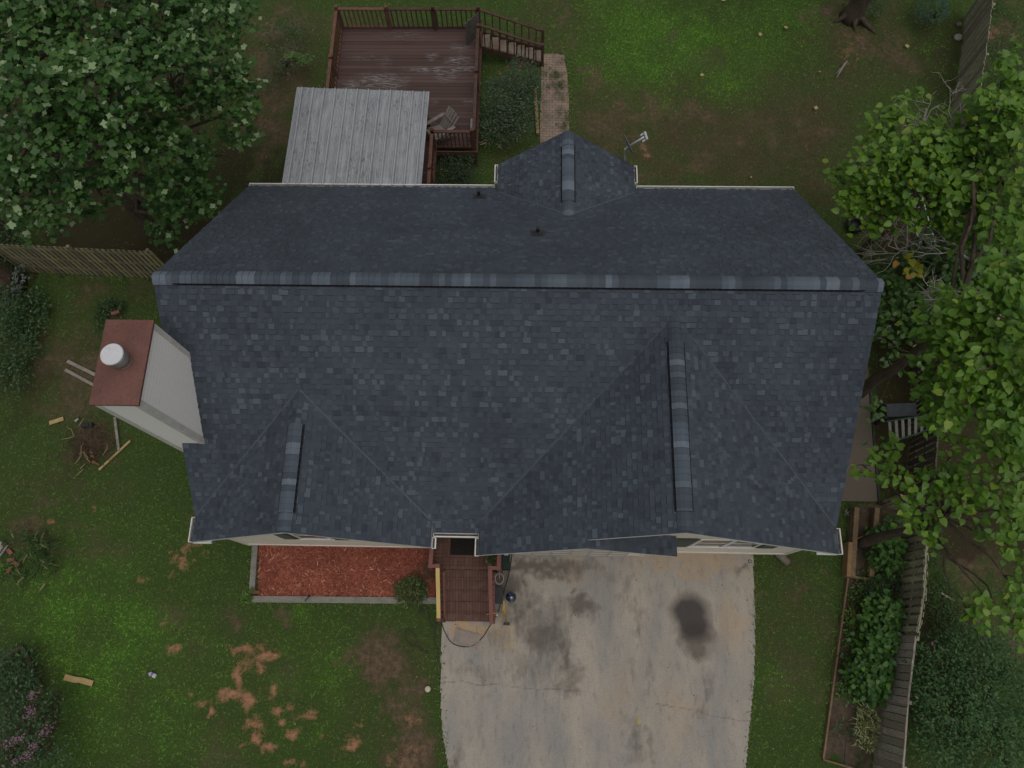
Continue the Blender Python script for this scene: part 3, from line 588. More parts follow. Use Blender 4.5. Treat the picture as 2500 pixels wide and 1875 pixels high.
gutter((0, 4.875, zb), (7.0, 4.875, zb), (0, 1, 0)); gutter((11.0, 4.875, zb), (15.4, 4.875, zb), (0, 1, 0))
gutter((7.09, 4.9, ZE-.02), (7.09, 5.45, ZE-.02), (-1, 0, 0)); gutter((10.91, 4.9, ZE-.02), (10.91, 5.45, ZE-.02), (1, 0, 0))
zm = zf(4.80)-.015
gutter((5.78, -4.815, zm), (6.88, -4.815, zm), (0, -1, 0)); gutter((5.77, -4.93, ZE-.16), (5.77, -5.18, ZE-.16), (1, 0, 0)); gutter((6.89, -4.93, ZE-.16), (6.89, -5.34, ZE-.16), (-1, 0, 0))
gutter((-.01, -4.56, ZE-.02), (-.01, -5.15, ZE-.02), (-1, 0, 0)); gutter((15.41, -4.56, ZE-.02), (15.41, -5.16, ZE-.02), (1, 0, 0))
for x0, x1 in ((-.05, .40), (14.95, 15.44)): g = MB(); g.bx((x0, -5.165, 2.95), (x1, -4.9, 3.01)); g.build('eave_return', M_TRIM, house)
# chimney ------------------------------------------------------------------
CX0, CX1, CY0, CY1, CZ = -.35, .514, -3.02, -1.345, ZR+.60
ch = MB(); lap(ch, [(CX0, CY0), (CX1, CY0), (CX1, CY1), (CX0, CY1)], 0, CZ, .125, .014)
M_CHW = mat('white_siding', (.93, .90, .85), (.90, .86, .79), 3, .6, .3, fine=.1, stretch=(6, 6, .3))
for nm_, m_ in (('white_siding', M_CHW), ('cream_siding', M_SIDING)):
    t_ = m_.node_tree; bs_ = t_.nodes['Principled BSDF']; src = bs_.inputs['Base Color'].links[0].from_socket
    t_.links.new(mixc(t_, maprange(t_, attr(t_, 'tone'), .15, .5), (.80, .77, .70), src), bs_.inputs['Base Color'])  # low-tone groove strips get a separate tint, painted lap shadow
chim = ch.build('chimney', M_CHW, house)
tr = MB()
for x in (CX0, CX1):
    for y in (CY0, CY1):
        sx_, sy_ = (1 if x > 0 else -1), (1 if y > -2 else -1)
        tr.bx((x-sx_*.10, y+sy_*.002, 0), (x+sx_*.024, y+sy_*.024, CZ-.001)); tr.bx((x+sx_*.002, y-sy_*.10, 0), (x+sx_*.0245, y+sy_*.001, CZ-.001))
tr.build('corner_board', mat('trim_offwhite', (.69, .67, .62), (.60, .57, .52), 4, .6, .3, fine=.1), chim)
M_RUST = mat('rusted_red_metal', (.190, .082, .062), (.150, .066, .050), 2.2, .55, .4, fine=.18)
cp = MB(); cp.bx((CX0-.05, CY0-.05, CZ), (CX1+.05, CY1+.05, CZ+.06)); 
cc_ = Vector(((CX0+CX1)/2, (CY0+CY1)/2, CZ+.105)); vs = [(CX0-.05, CY0-.05, CZ+.061), (CX1+.05, CY0-.05, CZ+.061), (CX1+.05, CY1+.05, CZ+.061), (CX0-.05, CY1+.05, CZ+.061), (cc_.x, CY0+.6, cc_.z), (cc_.x, CY1-.6, cc_.z)]
cp.add(vs, [(0, 1, 4), (1, 2, 5, 4), (2, 3, 5), (3, 0, 4, 5)]); cp.build('chase_cap', M_RUST, chim)
fb = at(300, 883, CZ+.08)
M_GALV = mat('galvanised_metal', (.36, .36, .35), (.22, .22, .215), 5, .35, .5, metal=.6)
fl = MB(); fl.lathe((fb.x, fb.y, CZ+.05), [(.21, 0), (.205, .02), (.17, .03), (.165, .16), (.20, .17), (.20, .20), (.205, .42)], 28); fl.build('flue', M_GALV, chim, True)
fl = MB(); fl.lathe((fb.x, fb.y, CZ+.47), [(.05, -.01), (.215, 0), (.222, .025), (.21, .045), (.0, .055)], 28); fl.build('flue_lid', mat('pale_metal_lid', (.74, .74, .75), (.66, .66, .67), 8, .45, .4, fine=.06), chim)
# plumbing vents
for px, py, h, rr in ((1170, 481, .30, .045), (1313, 570, .26, .045)):
    d = AF+AX*(px-1250)/FPX-AU*(py-937.5)/FPX; nn = np.array([0, MS, 1]); k = (ZR-nn@CAM)/(nn@d); P_ = CAM+d*k; v_ = MB()
    v_.lathe((P_[0], P_[1], P_[2]-.1), [(rr, 0), (rr, .1+h), (rr*.8, .1+h+.01)], 12); o = v_.build('plumbing_vent', M_DARK, roof)
    f2 = MB(); Rm = Matrix.Rotation(-th, 3, 'X'); f2.box((P_[0], P_[1], P_[2]+.03), (.34, .34, .012), rot=Rm); f2.lathe((P_[0], P_[1], P_[2]), [(.12, -.02), (.055, .11)], 12); f2.build('vent_flashing', mat('black_flashing', (.035, .037, .04), (.06, .06, .065), 8, .45, .5), roof)
    f3 = MB(); f3.box((P_[0], P_[1]-.155, P_[2]+.165), (.15, .05, .02), rot=Rm); 
# metal patio cover --------------------------------------------------------
pc = thing('patio_cover', 'weathered corrugated metal roof over the near end of the deck', 'patio cover', (2.9, 6.7, 0))
q00 = Vector((.93, 4.93, 2.92)); q10 = Vector((4.92, 4.90, 2.92)); q01 = Vector((.82, 8.66, 2.45)); q11 = Vector((4.90, 8.52, 2.45))
c = MB(); NX = 360
prof = []
for i in range(NX+1):
    s_ = i/NX*4.08; ph = (s_ % .34)/.34; h = 0
    for c0, hh in ((.5, .030), (.20, .010), (.80, .010)):
        if abs(ph-c0) < .07: h = hh*min(1, (.07-abs(ph-c0))/.03)
    prof.append(h)
rows = 9; vs = []
for j in range(rows+1):
    for i in range(NX+1):
        t_ = i/NX; s_ = j/rows; p = (q00*(1-t_)+q10*t_)*(1-s_)+(q01*(1-t_)+q11*t_)*s_; vs.append((p.x, p.y+random.uniform(-.01, .01)*(j == rows), p.z+prof[i]+.006*math.sin(7*s_+i*.05)))
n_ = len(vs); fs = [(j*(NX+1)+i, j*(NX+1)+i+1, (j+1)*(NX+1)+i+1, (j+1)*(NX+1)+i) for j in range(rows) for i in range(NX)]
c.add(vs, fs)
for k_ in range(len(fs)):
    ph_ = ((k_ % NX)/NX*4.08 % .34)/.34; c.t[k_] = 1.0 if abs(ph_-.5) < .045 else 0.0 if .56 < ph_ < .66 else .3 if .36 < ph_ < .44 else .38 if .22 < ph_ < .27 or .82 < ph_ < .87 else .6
mt, nt, b = new_mat('weathered_sheet_metal', .55, .4); b.inputs['Metallic'].default_value = .25
n1 = noise(nt, 2.2, 6, .7, stretch=(3.5, .5, 1)); n2 = noise(nt, 11, 5, .75, stretch=(2.5, .6, 1)); n3 = noise(nt, 1.2, 4, .6)
cc = mixc(nt, maprange(nt, n1, .35, .65), (.46, .475, .49), (.32, .33, .345)); cc = mixc(nt, math_n(nt, 'MULTIPLY', maprange(nt, n2, .5, .68), maprange(nt, n3, .42, .6)), cc, (.090, .088, .080)); cc = mixc(nt, maprange(nt, n2, .30, .20, 0, .6), cc, (.42, .43, .44))
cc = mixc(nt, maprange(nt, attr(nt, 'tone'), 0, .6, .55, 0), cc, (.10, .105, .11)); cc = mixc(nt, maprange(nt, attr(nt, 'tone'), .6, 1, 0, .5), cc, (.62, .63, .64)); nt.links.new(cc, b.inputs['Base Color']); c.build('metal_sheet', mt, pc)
M_RED = mat('red_brown_stain', (.135, .065, .050), (.098, .048, .038), 5, .75, .25, fine=.3)
f = MB(); f.bx((1.0, 8.25, 2.30), (4.8, 8.33, 2.42)); f.bx((1.0, 4.95, 2.76), (4.8, 5.0, 2.88))
for x in (1.3, 2.4, 3.5, 4.6): f.beam((x, 5.0, 2.84), (x, 8.4, 2.40), .045, .09)
f.build('rafter', M_RED, pc)
for x in (1.62, 4.72): f = MB(); f.bx((x-.045, 8.25, .95), (x+.045, 8.34, 2.30)); f.build('post', M_RED, pc)

# ================================================================== DECK
DZ = .95
deck = thing('deck', 'raised red brown wooden deck with railings and worn grey patches', 'deck', (3.9, 9.9, 0))
mt, nt, b = new_mat('worn_deck_stain', .75, .25)
n1 = noise(nt, 2.0, 6, .7, stretch=(.35, 3, 1)); n2 = noise(nt, 14, 4, .7, stretch=(.3, 3, 1)); n3 = noise(nt, .55, 3, .5)
t = attr(nt, 'tone')
cc = mixc(nt, t, (.080, .050, .044), (.118, .074, .065)); cc = mixc(nt, maprange(nt, n1, .52, .74, 0, .7), cc, (.06, .032, .026))
wear = math_n(nt, 'MULTIPLY', maprange(nt, n2, .50, .60), attr(nt, 'wear'))
cc = mixc(nt, wear, cc, (.30, .31, .30)); nt.links.new(cc, b.inputs['Base Color']); bump(nt, b, n2, .3, .005); M_DECK = mt
f = MB(); y = 4.92; R = random.Random(4)
while y < 12.32:
    x1 = 4.95 if y < 7.50 else 6.27
    f.bx((1.50, y, DZ-.035+R.uniform(-.003, .003)), (x1, y+.132, DZ+R.uniform(-.002, .002)), R.uniform(0, 1)); y += .140
fo = f.build('floor', M_DECK, deck)
me = fo.data; wa = me.attributes.new('wear', 'FLOAT', 'POINT'); 
# finer boards so worn patches can follow their own outline
def wearf(x, y):
    o = 0
    for px, py, rx, ry, s_ in ((1075, 170, 90, 10, 1), (930, 200, 70, 26, 1), (1120, 148, 36, 16, .9), (1090, 180, 30, 24, .9), (1055, 138, 18, 9, .8), (880, 208, 60, 12, .9), (1145, 248, 18, 8, .7), (890, 140, 60, 8, .45), (1060, 250, 16, 6, .5), (1120, 118, 30, 12, .5), (940, 150, 20, 20, .3), (1140, 166, 30, 8, .8), (1010, 60, 60, 8, .3), (990, 85, 80, 20, .25)):
        c_ = at(px, py, DZ); o = max(o, s_*max(0, 1.25-math.hypot((x-c_.x)/(rx/78), (y-c_.y)/(ry/74))))
    return min(1, o*1.4)
import bmesh
bm = bmesh.new(); bm.from_mesh(me); wl = bm.verts.layers.float['wear']
cuts = [e_ for e_ in bm.edges if abs((e_.verts[0].co-e_.verts[1].co).x) > 1]; bmesh.ops.subdivide_edges(bm, edges=cuts, cuts=60, use_grid_fill=False)
for v_ in bm.verts: v_[wl] = wearf(v_.co.x+house.location.x*0, v_.co.y) if False else 0
off = parent_world(deck).translation
for v_ in bm.verts: v_[wl] = wearf(v_.co.x, v_.co.y)
bm.to_mesh(me); bm.free()
f = MB()
for a_, b_ in (((1.48, 12.32, DZ-.24), (6.29, 12.36, DZ-.036)), ((1.46, 4.95, DZ-.24), (1.50, 12.36, DZ-.036)), ((6.27, 7.5, DZ-.24), (6.31, 12.32, DZ-.036)), ((4.95, 7.46, DZ-.24), (6.31, 7.50, DZ-.036)), ((4.95, 4.95, DZ-.24), (4.99, 7.46, DZ-.036))): f.bx(a_, b_)
for x, y in ((1.6, 12.2), (3.9, 12.2), (6.2, 12.2), (6.2, 9.8), (6.2, 7.6), (1.6, 9), (1.6, 6), (4.85, 6)): f.bx((x-.05, y-.05, 0), (x+.05, y+.05, DZ-.04))
f.build('rim_frame', M_RED, deck)
M_RED2 = mat('faded_red_rail', (.200, .098, .070), (.140, .070, .052), 4, .75, .25, fine=.3)
M_BRN = mat('grey_brown_rail', (.115, .070, .050), (.075, .045, .032), 5, .8, .2, fine=.35)
def rail(p, q, z, m_, posts, n_b, skipw=None, h=.88):
    p = Vector((*p, z)); q = Vector((*q, z)); f = MB(); f.beam(p+Vector((0, 0, h)), q+Vector((0, 0, h)), .10, .04); f.build('top_rail', m_, deck)
    f = MB(); f.beam(p+Vector((0, 0, .10)), q+Vector((0, 0, .10)), .045, .07); f.build('bottom_rail', m_, deck)
    for t_ in posts:
        c_ = p.lerp(q, t_); f = MB(); f.bx((c_.x-.05, c_.y-.05, z-.25), (c_.x+.05, c_.y+.05, z+h+.12)); f.build('post', m_, deck)
    for k in range(n_b):
        c_ = p.lerp(q, (k+.5)/n_b); f = MB(); f.bx((c_.x-.018, c_.y-.018, z+.135), (c_.x+.018, c_.y+.018, z+h-.02)); f.build('baluster', m_, deck)
rail((1.55, 12.29), (3.2, 12.29), DZ, M_RED2, (0, 1), 11)
rail((3.25, 12.29), (6.22, 12.29), DZ, M_BRN, (.5, 1), 18)
rail((1.55, 12.2), (1.55, 8.4), DZ, M_RED2, (.5,), 22)
rail((6.24, 11.55), (6.24, 7.6), DZ, M_BRN, (0, .45), 22)
rail((6.2, 7.55), (4.93, 7.55), DZ, M_RED, (0, .98), 10)
rail((4.95, 7.45), (4.95, 5.0), DZ, M_RED2, (.5, 1), 14)
# weathered gate leaf standing open
f = MB(); ga = at(1168, 32, DZ+.95); gb = at(1135, 60, DZ+.95); ga.z = gb.z = 0
for k in range(9):
    c_ = ga.lerp(gb, (k+.5)/9); f.box((c_.x, c_.y, DZ+.52), (.075, .022, .92), rz=math.atan2(gb.y-ga.y, gb.x-ga.x))
for zz in (.25, .8): f.beam((ga.x, ga.y+.03, DZ+zz), (gb.x, gb.y+.03, DZ+zz), .03, .07)
f.build('gate', mat('grey_weathered_wood', (.17, .15, .13), (.10, .09, .08), 6, .85, .2, fine=.4), deck)
# deck stairs
nst = 7; yA, yB = 11.62, 12.24; xs0, xs1 = 6.30, 8.35
M_STEP = mat('worn_brown_step', (.165, .110, .082), (.27, .22, .185), 3, .8, .2, fine=.4)
for k in range(nst):
    f = MB(); x = xs0+.02+k*(xs1-xs0)/nst; z = DZ-(k+1)*DZ/(nst+1); f.bx((x, yA+.06, z-.04), (x+.245, yB-.05, z)); f.build('step', M_STEP, deck)
f = MB(); zlo = DZ/(nst+1)*.3
for y in (yA, yB): f.beam((xs0, y, DZ-.15), (xs1, y, .05), .04, .24)
f.build('stringer', M_BRN, deck)
for y in (yA, yB):
    f = MB(); f.beam((xs0-.02, y, DZ+.9), (xs1, y, .95), .09, .04); f.build('handrail', M_BRN, deck)
    f = MB(); f.bx((xs1-.05, y-.05, 0), (xs1+.05, y+.05, 1.02)); f.build('post', M_BRN, deck)
    for k in range(8):
        x = xs0+.12+k*(xs1-xs0-.1)/8; z = DZ-(x-xs0)/(xs1-xs0)*DZ; f = MB(); f.bx((x-.018, y-.018, z), (x+.018, y+.018, z+.9)); f.build('baluster', M_BRN, deck)

# ================================================================== FRONT PORCH
porch = thing('front_porch', 'painted red brown brick porch and steps with red wooden railings', 'porch', (6.45, -5.6, 0))
mt, nt, b = new_mat('painted_brick', .8, .25)
def brickn(nt, rot, w_=.2, h_=.1):
    mp = N(nt, 'ShaderNodeMapping'); mp.inputs['Rotation'].default_value = (0, 0, rot); g_ = nt.nodes.new('ShaderNodeNewGeometry'); nt.links.new(g_.outputs['Position'], mp.inputs[0])
    br = N(nt, 'ShaderNodeTexBrick'); br.inputs['Scale'].default_value = 1; br.inputs['Mortar Size'].default_value = .006; br.inputs['Brick Width'].default_value = w_; br.inputs['Row Height'].default_value = h_; br.offset = 0
    br.inputs['Color1'].default_value = (.150, .078, .058, 1); br.inputs['Color2'].default_value = (.115, .060, .046, 1); br.inputs['Mortar'].default_value = (.055, .030, .024, 1); nt.links.new(mp.outputs[0], br.inputs['Vector']); return br
b1 = brickn(nt, 0, .2, .1); b2 = brickn(nt, math.pi/2, .2, .1)
ck = N(nt, 'ShaderNodeTexChecker'); ck.inputs['Scale'].default_value = 5; g_ = nt.nodes.new('ShaderNodeNewGeometry'); mp = N(nt, 'ShaderNodeMapping'); mp.inputs['Location'].default_value = (0, 0, .01); mp.inputs['Scale'].default_value = (1, 1, 0); nt.links.new(g_.outputs['Position'], mp.inputs[0]); nt.links.new(mp.outputs[0], ck.inputs['Vector'])
cc = mixc(nt, ck.outputs['Fac'], b1.outputs['Color'], b2.outputs['Color']); cc = mixc(nt, maprange(nt, noise(nt, 6, 5, .7), .5, .8, 0, .5), cc, (.19, .12, .10)); nt.links.new(cc, b.inputs['Base Color']); bump(nt, b, b1.outputs['Fac'], -.3, .005); M_BW = mt
mt, nt, b = new_mat('painted_brick_step', .8, .25); b2 = brickn(nt, math.pi/2, .3, .075)
cc = mixc(nt, maprange(nt, noise(nt, 5, 5, .7, stretch=(1, 1, 1)), .48, .75, 0, .6), b2.outputs['Color'], (.20, .125, .105)); nt.links.new(cc, b.inputs['Base Color']); bump(nt, b, b2.outputs['Fac'], -.4, .006); M_BS = mt
f = MB(); f.bx((5.50, -5.50, 0), (7.38, -3.9, .90)); f.build('floor', M_BW, porch)
f = MB(); f.bx((5.6, -4.66, .90), (7.19, -3.9, 1.02)); f.build('threshold', M_BS, porch)
for k in range(5):
    f = MB(); y0 = -5.50-k*.258; f.bx((5.74, y0-.258, 0), (7.09, y0, .75-k*.15)); f.bx((5.73, y0-.268, .75-k*.15-.05), (7.10, y0-.0, .75-k*.15+.006)); f.build('step', M_BS, porch)
M_PR = mat('porch_rail_red', (.235, .100, .080), (.19, .08, .065), 4, .7, .3, fine=.15)
M_YEL = mat('new_yellow_lumber', (.66, .50, .20), (.60, .43, .16), 3, .7, .2, fine=.12, stretch=(4, .4, 1))
def beam(name, p, q, w_, h_, m_): f = MB(); f.beam(p, q, w_, h_); return f.build(name, m_, porch)
def post(x, y, z0, z1, w_=.10): f = MB(); f.bx((x-w_/2, y-w_/2, z0), (x+w_/2, y+w_/2, z1)); return f.build('post', M_PR, porch)
HZ = 1.80
for x, y in ((5.60, -5.50), (5.79, -5.50), (7.12, -5.52), (7.34, -5.52)): post(x, y, .1, HZ+.03)
post(5.79, -6.78, 0, 1.02); post(7.16, -6.80, 0, 1.02)
beam('handrail', (5.60, -5.50, HZ), (5.62, -4.75, HZ), .10, .04, M_PR); beam('handrail', (7.34, -5.52, HZ), (7.34, -4.95, HZ), .10, .04, M_PR)
beam('handrail', (5.60, -5.50, HZ+.003), (5.79, -5.50, HZ+.003), .09, .045, M_PR); beam('handrail', (7.12, -5.52, HZ+.003), (7.34, -5.52, HZ+.003), .09, .045, M_PR)
o = beam('handrail', (5.79, -5.54, HZ+.02), (5.79, -6.74, 1.04), .10, .042, M_YEL); o['label'] = 'new yellow lumber handrail'
beam('handrail', (7.12, -5.54, HZ+.02), (7.16, -6.86, 1.03), .10, .042, M_PR)
beam('bottom_rail', (5.86, -5.56, .98), (5.86, -6.72, .20), .05, .06, M_PR)
beam('bottom_rail', (7.17, -5.56, .98), (7.2, -6.74, .20), .05, .06, M_PR)
for k in range(9):
    t_ = (k+.5)/9; y = -5.56-1.16*t_
    for x in (5.82, 7.16): f = MB(); f.bx((x-.018, y-.018, .98-.78*t_), (x+.018, y+.018, HZ-.76*t_)); f.build('baluster', M_PR, porch)
for k in range(7):
    y = -5.42+k*.1
    for x in (5.63, 7.34): f = MB(); f.bx((x-.018, y-.018, .90), (x+.018, y+.018, HZ-.02)); f.build('baluster', M_PR, porch)

# ================================================================== TREES AND PLANTS
def blob(px, py, z, rx, ry, rz, dens=1.0):
    c = at(px, py, z); k = (at(px+10, py, z)-c).length/10; k2 = (at(px, py+10, z)-c).length/10
    return ((c.x, c.y, c.z), (rx*k, ry*k2, rz), dens)
def off_house(P): return ~((P[:, 0] > -.25) & (P[:, 0] < 15.65) & (P[:, 1] < 5.1) & (P[:, 1] > -5.3) & (P[:, 2] < 7.6)) & (P[:, 2] > .05)
def branch_pts(p, q, n=6, wob=.12, sag=0.0):
    p = Vector(p); q = Vector(q); L = (q-p).length; out = []
    for i in range(n+1):
        t_ = i/n; w_ = math.sin(math.pi*t_)*L*wob
        out.append(p.lerp(q, t_)+Vector((random.uniform(-1, 1)*w_*.5, random.uniform(-1, 1)*w_*.5, random.uniform(-.3, .6)*w_-sag*math.sin(math.pi*t_)*L)))
    return out
M_BARK = mat('grey_brown_bark', (.120, .092, .068), (.065, .050, .038), 7, .9, .15, stretch=(1, 1, .25), fine=.5, bumps=1.0)
M_PALEBARK = mat('pale_grey_bark', (.30, .27, .23), (.19, .17, .14), 9, .85, .2, fine=.35)
def tree(name, label, cat, base, top, rad, blobs, tmpl, lmat, lsize, per, leaves, spread, tw=.35, group=None, twig_mat=None, up=1.0, sp=.6, droop=.35, visible_twigs=.35, trunk_pts=None):
    r_ = thing(name, label, cat, base, group); base = Vector(base); top = Vector(top)
    P, H, Cc = clusters(blobs, per, leaves, spread, droop=droop); k = off_house(P); P, H = P[k], H[k]
    tk = MB(); pts = trunk_pts or branch_pts(base, top, 7, .02); pts[0] = base.copy(); rr = [rad*(1.55 if i == 0 else 1.1 if i == 1 else 1-.6*i/len(pts)) for i in range(len(pts))]
    tk.tube([pts[0]-Vector((0, 0, .2))]+[pts[0].lerp(pts[1], .18)]+pts[1:], [rad*1.7, rad*1.15]+rr[1:], 14); tk.build('trunk', M_BARK, r_, True)
    nodes = []
    lb = MB()
    for c, r, d in blobs:
        c = Vector(c); st = min(pts[2:], key=lambda p: (p-c).length+abs(p.z-c.z*.8)); bp = branch_pts(st, c-Vector((0, 0, r[2]*.4)), 6, .10)
        lb.tube(bp, [rad*.34*(1-.75*i/6) for i in range(7)], 7); nodes += bp[2:]
    lb.build('limb', M_BARK, r_, True)
    NA = np.array([tuple(p) for p in nodes]); tg = MB()
    ok = off_house(Cc); Cc = Cc[ok]
    for c in Cc[rng.random(len(Cc)) < visible_twigs]:
        i = np.argmin(((NA-c)**2).sum(1)); q = Vector(c); bp = branch_pts(nodes[i], q, 4, .16)
        bp.append(q+(q-bp[-2]).normalized()*.15); tg.tube(bp, [.022, .017, .012, .009, .006, .003], 4, cap=False)
    tg.build('twigs', twig_mat or M_PALEBARK, r_, True)['kind'] = 'stuff'
    n = len(P); leaf_obj('crown', tmpl, P, rand_dirs(n, up, sp), H, rng.uniform(*lsize, n), lmat, r_)
    return r_
L_TULIP = leaf_mat('tulip_leaves', (.018, .072, .014), (.095, .195, .042), (.32, .44, .22), .44, .36, .12, .22)  # pale tip colour paints sky highlights onto some of the leaves
L_RED = leaf_mat('heart_leaves', (.062, .165, .016), (.180, .320, .034), (.24, .34, .04), .42, .40, .06, .30)
L_REDD = leaf_mat('heart_leaves_deep', (.030, .090, .016), (.085, .170, .034), (.14, .22, .03), .40, .40, .08, .25)
def under(bl, z=0):
    w_ = sum(b_[1][0] for b_ in bl); x = sum(b_[0][0]*b_[1][0] for b_ in bl)/w_; y = sum(b_[0][1]*b_[1][0] for b_ in bl)/w_; return Vector((max(x, 16.6), y, 0))
# big tree, left
b0 = at(388, 567)
bl = [blob(60, 60, 8.6, 110, 90, 1.1), blob(220, 70, 8.2, 110, 90, 1.2), blob(380, 60, 7.2, 110, 80, 1.2), blob(520, 60, 5.6, 85, 62, 1.0, .9), blob(585, 25, 5.0, 38, 36, .6, .8),
      blob(80, 230, 8.8, 80, 60, .9, .8), blob(240, 230, 8.2, 130, 90, 1.1), blob(400, 200, 7.0, 110, 90, 1.2), blob(530, 160, 5.6, 75, 60, 1.0), blob(575, 250, 5.0, 55, 50, .8), blob(480, 300, 5.8, 80, 70, 1.0, .9),
      blob(70, 360, 8.0, 110, 60, .8), blob(230, 370, 7.4, 110, 80, 1.0), blob(380, 390, 6.2, 90, 70, .9, .9), blob(520, 400, 4.6, 80, 50, .8, .8), blob(585, 360, 4.2, 45, 36, .5, .6), blob(100, 480, 6.8, 110, 48, .7, .9), blob(250, 480, 6.0, 60, 50, .6, .7),
      blob(430, 470, 4.6, 60, 50, .7, .9), blob(520, 480, 3.9, 65, 34, .5, .9), blob(410, 560, 3.3, 30, 38, .4, .7), blob(90, 555, 5.2, 70, 25, .4, .5), blob(450, 520, 3.6, 55, 34, .4, .8), blob(10, 470, 7.4, 60, 60, .7, .8)]
tree('broadleaf_tree', 'tall broadleaf tree with pale green lobed leaves filling the corner behind the patio cover', 'tree', b0, (b0.x-.3, b0.y+.3, 8.5), .27, bl, TULIP, L_TULIP, (.08, .17), 15, 14, .27, visible_twigs=.12, twig_mat=M_BARK, sp=.62)
# leaning trunk crossing upper left
t2b = at(150, 250, 3.0); q = at(62, 160, 6.5); t = thing('tree_trunk', 'bare brown trunk showing through the leaves near the left edge', 'tree', (t2b.x, t2b.y, 0)); f = MB(); g0 = Vector((t2b.x+.3, t2b.y, -.1)); f.tube([g0, (t2b.x+.1, t2b.y, 1.5), t2b, q, at(-20, 98, 8.3)], [.33, .27, .25, .21, .18], 12); f.build('trunk', M_BARK, t, True)
# cut-off trunk at left edge
tb = at(30, 700); t = thing('tree_trunk', 'thick brown trunk standing at the left edge below the picket fence', 'tree', tb); f = MB(); f.tube([(tb.x, tb.y, -.1), (tb.x-.02, tb.y, .3), (tb.x-.1, tb.y+.02, 1.5), (tb.x-.3, tb.y+.1, 5), (tb.x-.6, tb.y+.3, 10)], [.52, .40, .36, .31, .22], 18); f.build('trunk', mat('warm_bark', (.165, .118, .085), (.085, .062, .046), 5, .9, .15, stretch=(1, 1, .3), fine=.5, bumps=1.0), t, True)
# trunk at top edge
tb = at(2078, 42); t = thing('tree_trunk', 'dark trunk with spreading roots at the top edge of the back lawn', 'tree', tb); f = MB(); f.tube([(tb.x, tb.y, -.1), (tb.x, tb.y, .25), (tb.x+.05, tb.y, 1.2), (tb.x+.1, tb.y, 4), (tb.x+.1, tb.y+.1, 9)], [.46, .33, .29, .25, .2], 16); f.build('trunk', M_BARK, t, True)
f = MB()
for a_, L_ in ((-42, .85), (-85, .45), (200, .5)):
    d = Vector((math.cos(math.radians(a_)), math.sin(math.radians(a_)), 0)); f.tube([tb+Vector((0, 0, .25))+d*.2, tb+Vector((0, 0, .08))+d*(.2+L_*.5), tb+Vector((0, 0, -.03))+d*(.2+L_)], [.12, .07, .03], 8)
f.build('root', M_BARK, t, True)
for nm_, c_ in (('tree_trunk', (-9.6, 4.0, 10.2)), ('tree_trunk.002', (19.4, 14.2, 9.6))):
    t = bpy.data.objects[nm_ if nm_ != 'tree_trunk' else 'tree_trunk.001']; bls = [((c_[0]+dx, c_[1]+dy, c_[2]+dz), (1.3, 1.3, .9), .7) for dx, dy, dz in ((0, 0, .6), (-1, .8, 0), (.6, .9, .1), (-.6, -.6, 0), (.8, -.3, .3), (-1.6, 0, .2))]
    P, H, Cc = clusters(bls, 15, 12, .3); leaf_obj('crown', TULIP, P, rand_dirs(len(P), 1, .6), H, rng.uniform(.1, .2, len(P)), L_TULIP, t)
# right hand trees
blA = [blob(2110, 500, 4.6, 60, 48, .6), blob(2170, 420, 5.2, 80, 60, .8), blob(2200, 320, 5.0, 70, 50, .7, .55), blob(2260, 480, 5.4, 80, 70, .9), blob(2280, 390, 5.6, 80, 60, .8), blob(2370, 430, 5.8, 90, 80, .9), blob(2390, 330, 5.6, 80, 60, .8, .8), blob(2060, 440, 4.0, 26, 40, .3, .7), blob(2330, 530, 5.2, 60, 36, .5, .9), blob(2140, 350, 4.5, 36, 30, .4, .4), blob(2440, 520, 6.0, 70, 70, .8, .9), blob(2120, 560, 4.2, 50, 20, .3, .5), blob(2360, 580, 4.6, 50, 40, .4, .7), blob(2225, 255, 4.6, 30, 22, .3, .2)]; bA = under(blA)
tree('heart_leaved_tree', 'leafy tree with heart shaped leaves over the ladder behind the right end of the roof', 'tree', bA, (bA.x+.1, bA.y, 4.6), .14, blA, HEART, L_RED, (.10, .215), 22, 8, .24, visible_twigs=.22, sp=.6, group='heart leaved trees along the right side')
blB = [blob(2330, 800, 7.0, 70, 60, .8), blob(2420, 770, 7.6, 80, 70, .9), blob(2300, 880, 6.4, 50, 60, .7), blob(2400, 900, 7.4, 90, 80, .9), blob(2480, 860, 8.0, 50, 120, .9), blob(2290, 990, 6.0, 46, 50, .5, .8), blob(2380, 1010, 7.0, 80, 60, .8), blob(2470, 1010, 7.4, 50, 90, .8), blob(2270, 930, 6.2, 20, 50, .4, .7), blob(2450, 1110, 6.4, 70, 40, .6, .8), blob(2350, 1080, 6.0, 50, 24, .4, .4), blob(2460, 690, 7.8, 46, 60, .6), blob(2480, 600, 7.4, 36, 60, .6, .9), blob(2320, 740, 6.0, 60, 30, .5, .7), blob(2460, 180, 7.0, 44, 40, .6, .7), blob(2430, 260, 6.8, 70, 50, .6, .5), blob(2490, 350, 7.0, 40, 90, .6, .8), blob(2400, 300, 6.4, 40, 60, .5, .3)]; bB = under(blB)
tree('heart_leaved_tree', 'tallest tree with bright yellow green heart shaped leaves beside the right end of the ridge', 'tree', bB, (bB.x+.1, bB.y+.1, 6.5), .17, blB, HEART, L_RED, (.10, .215), 22, 8, .24, visible_twigs=.16, sp=.58, group='heart leaved trees along the right side')
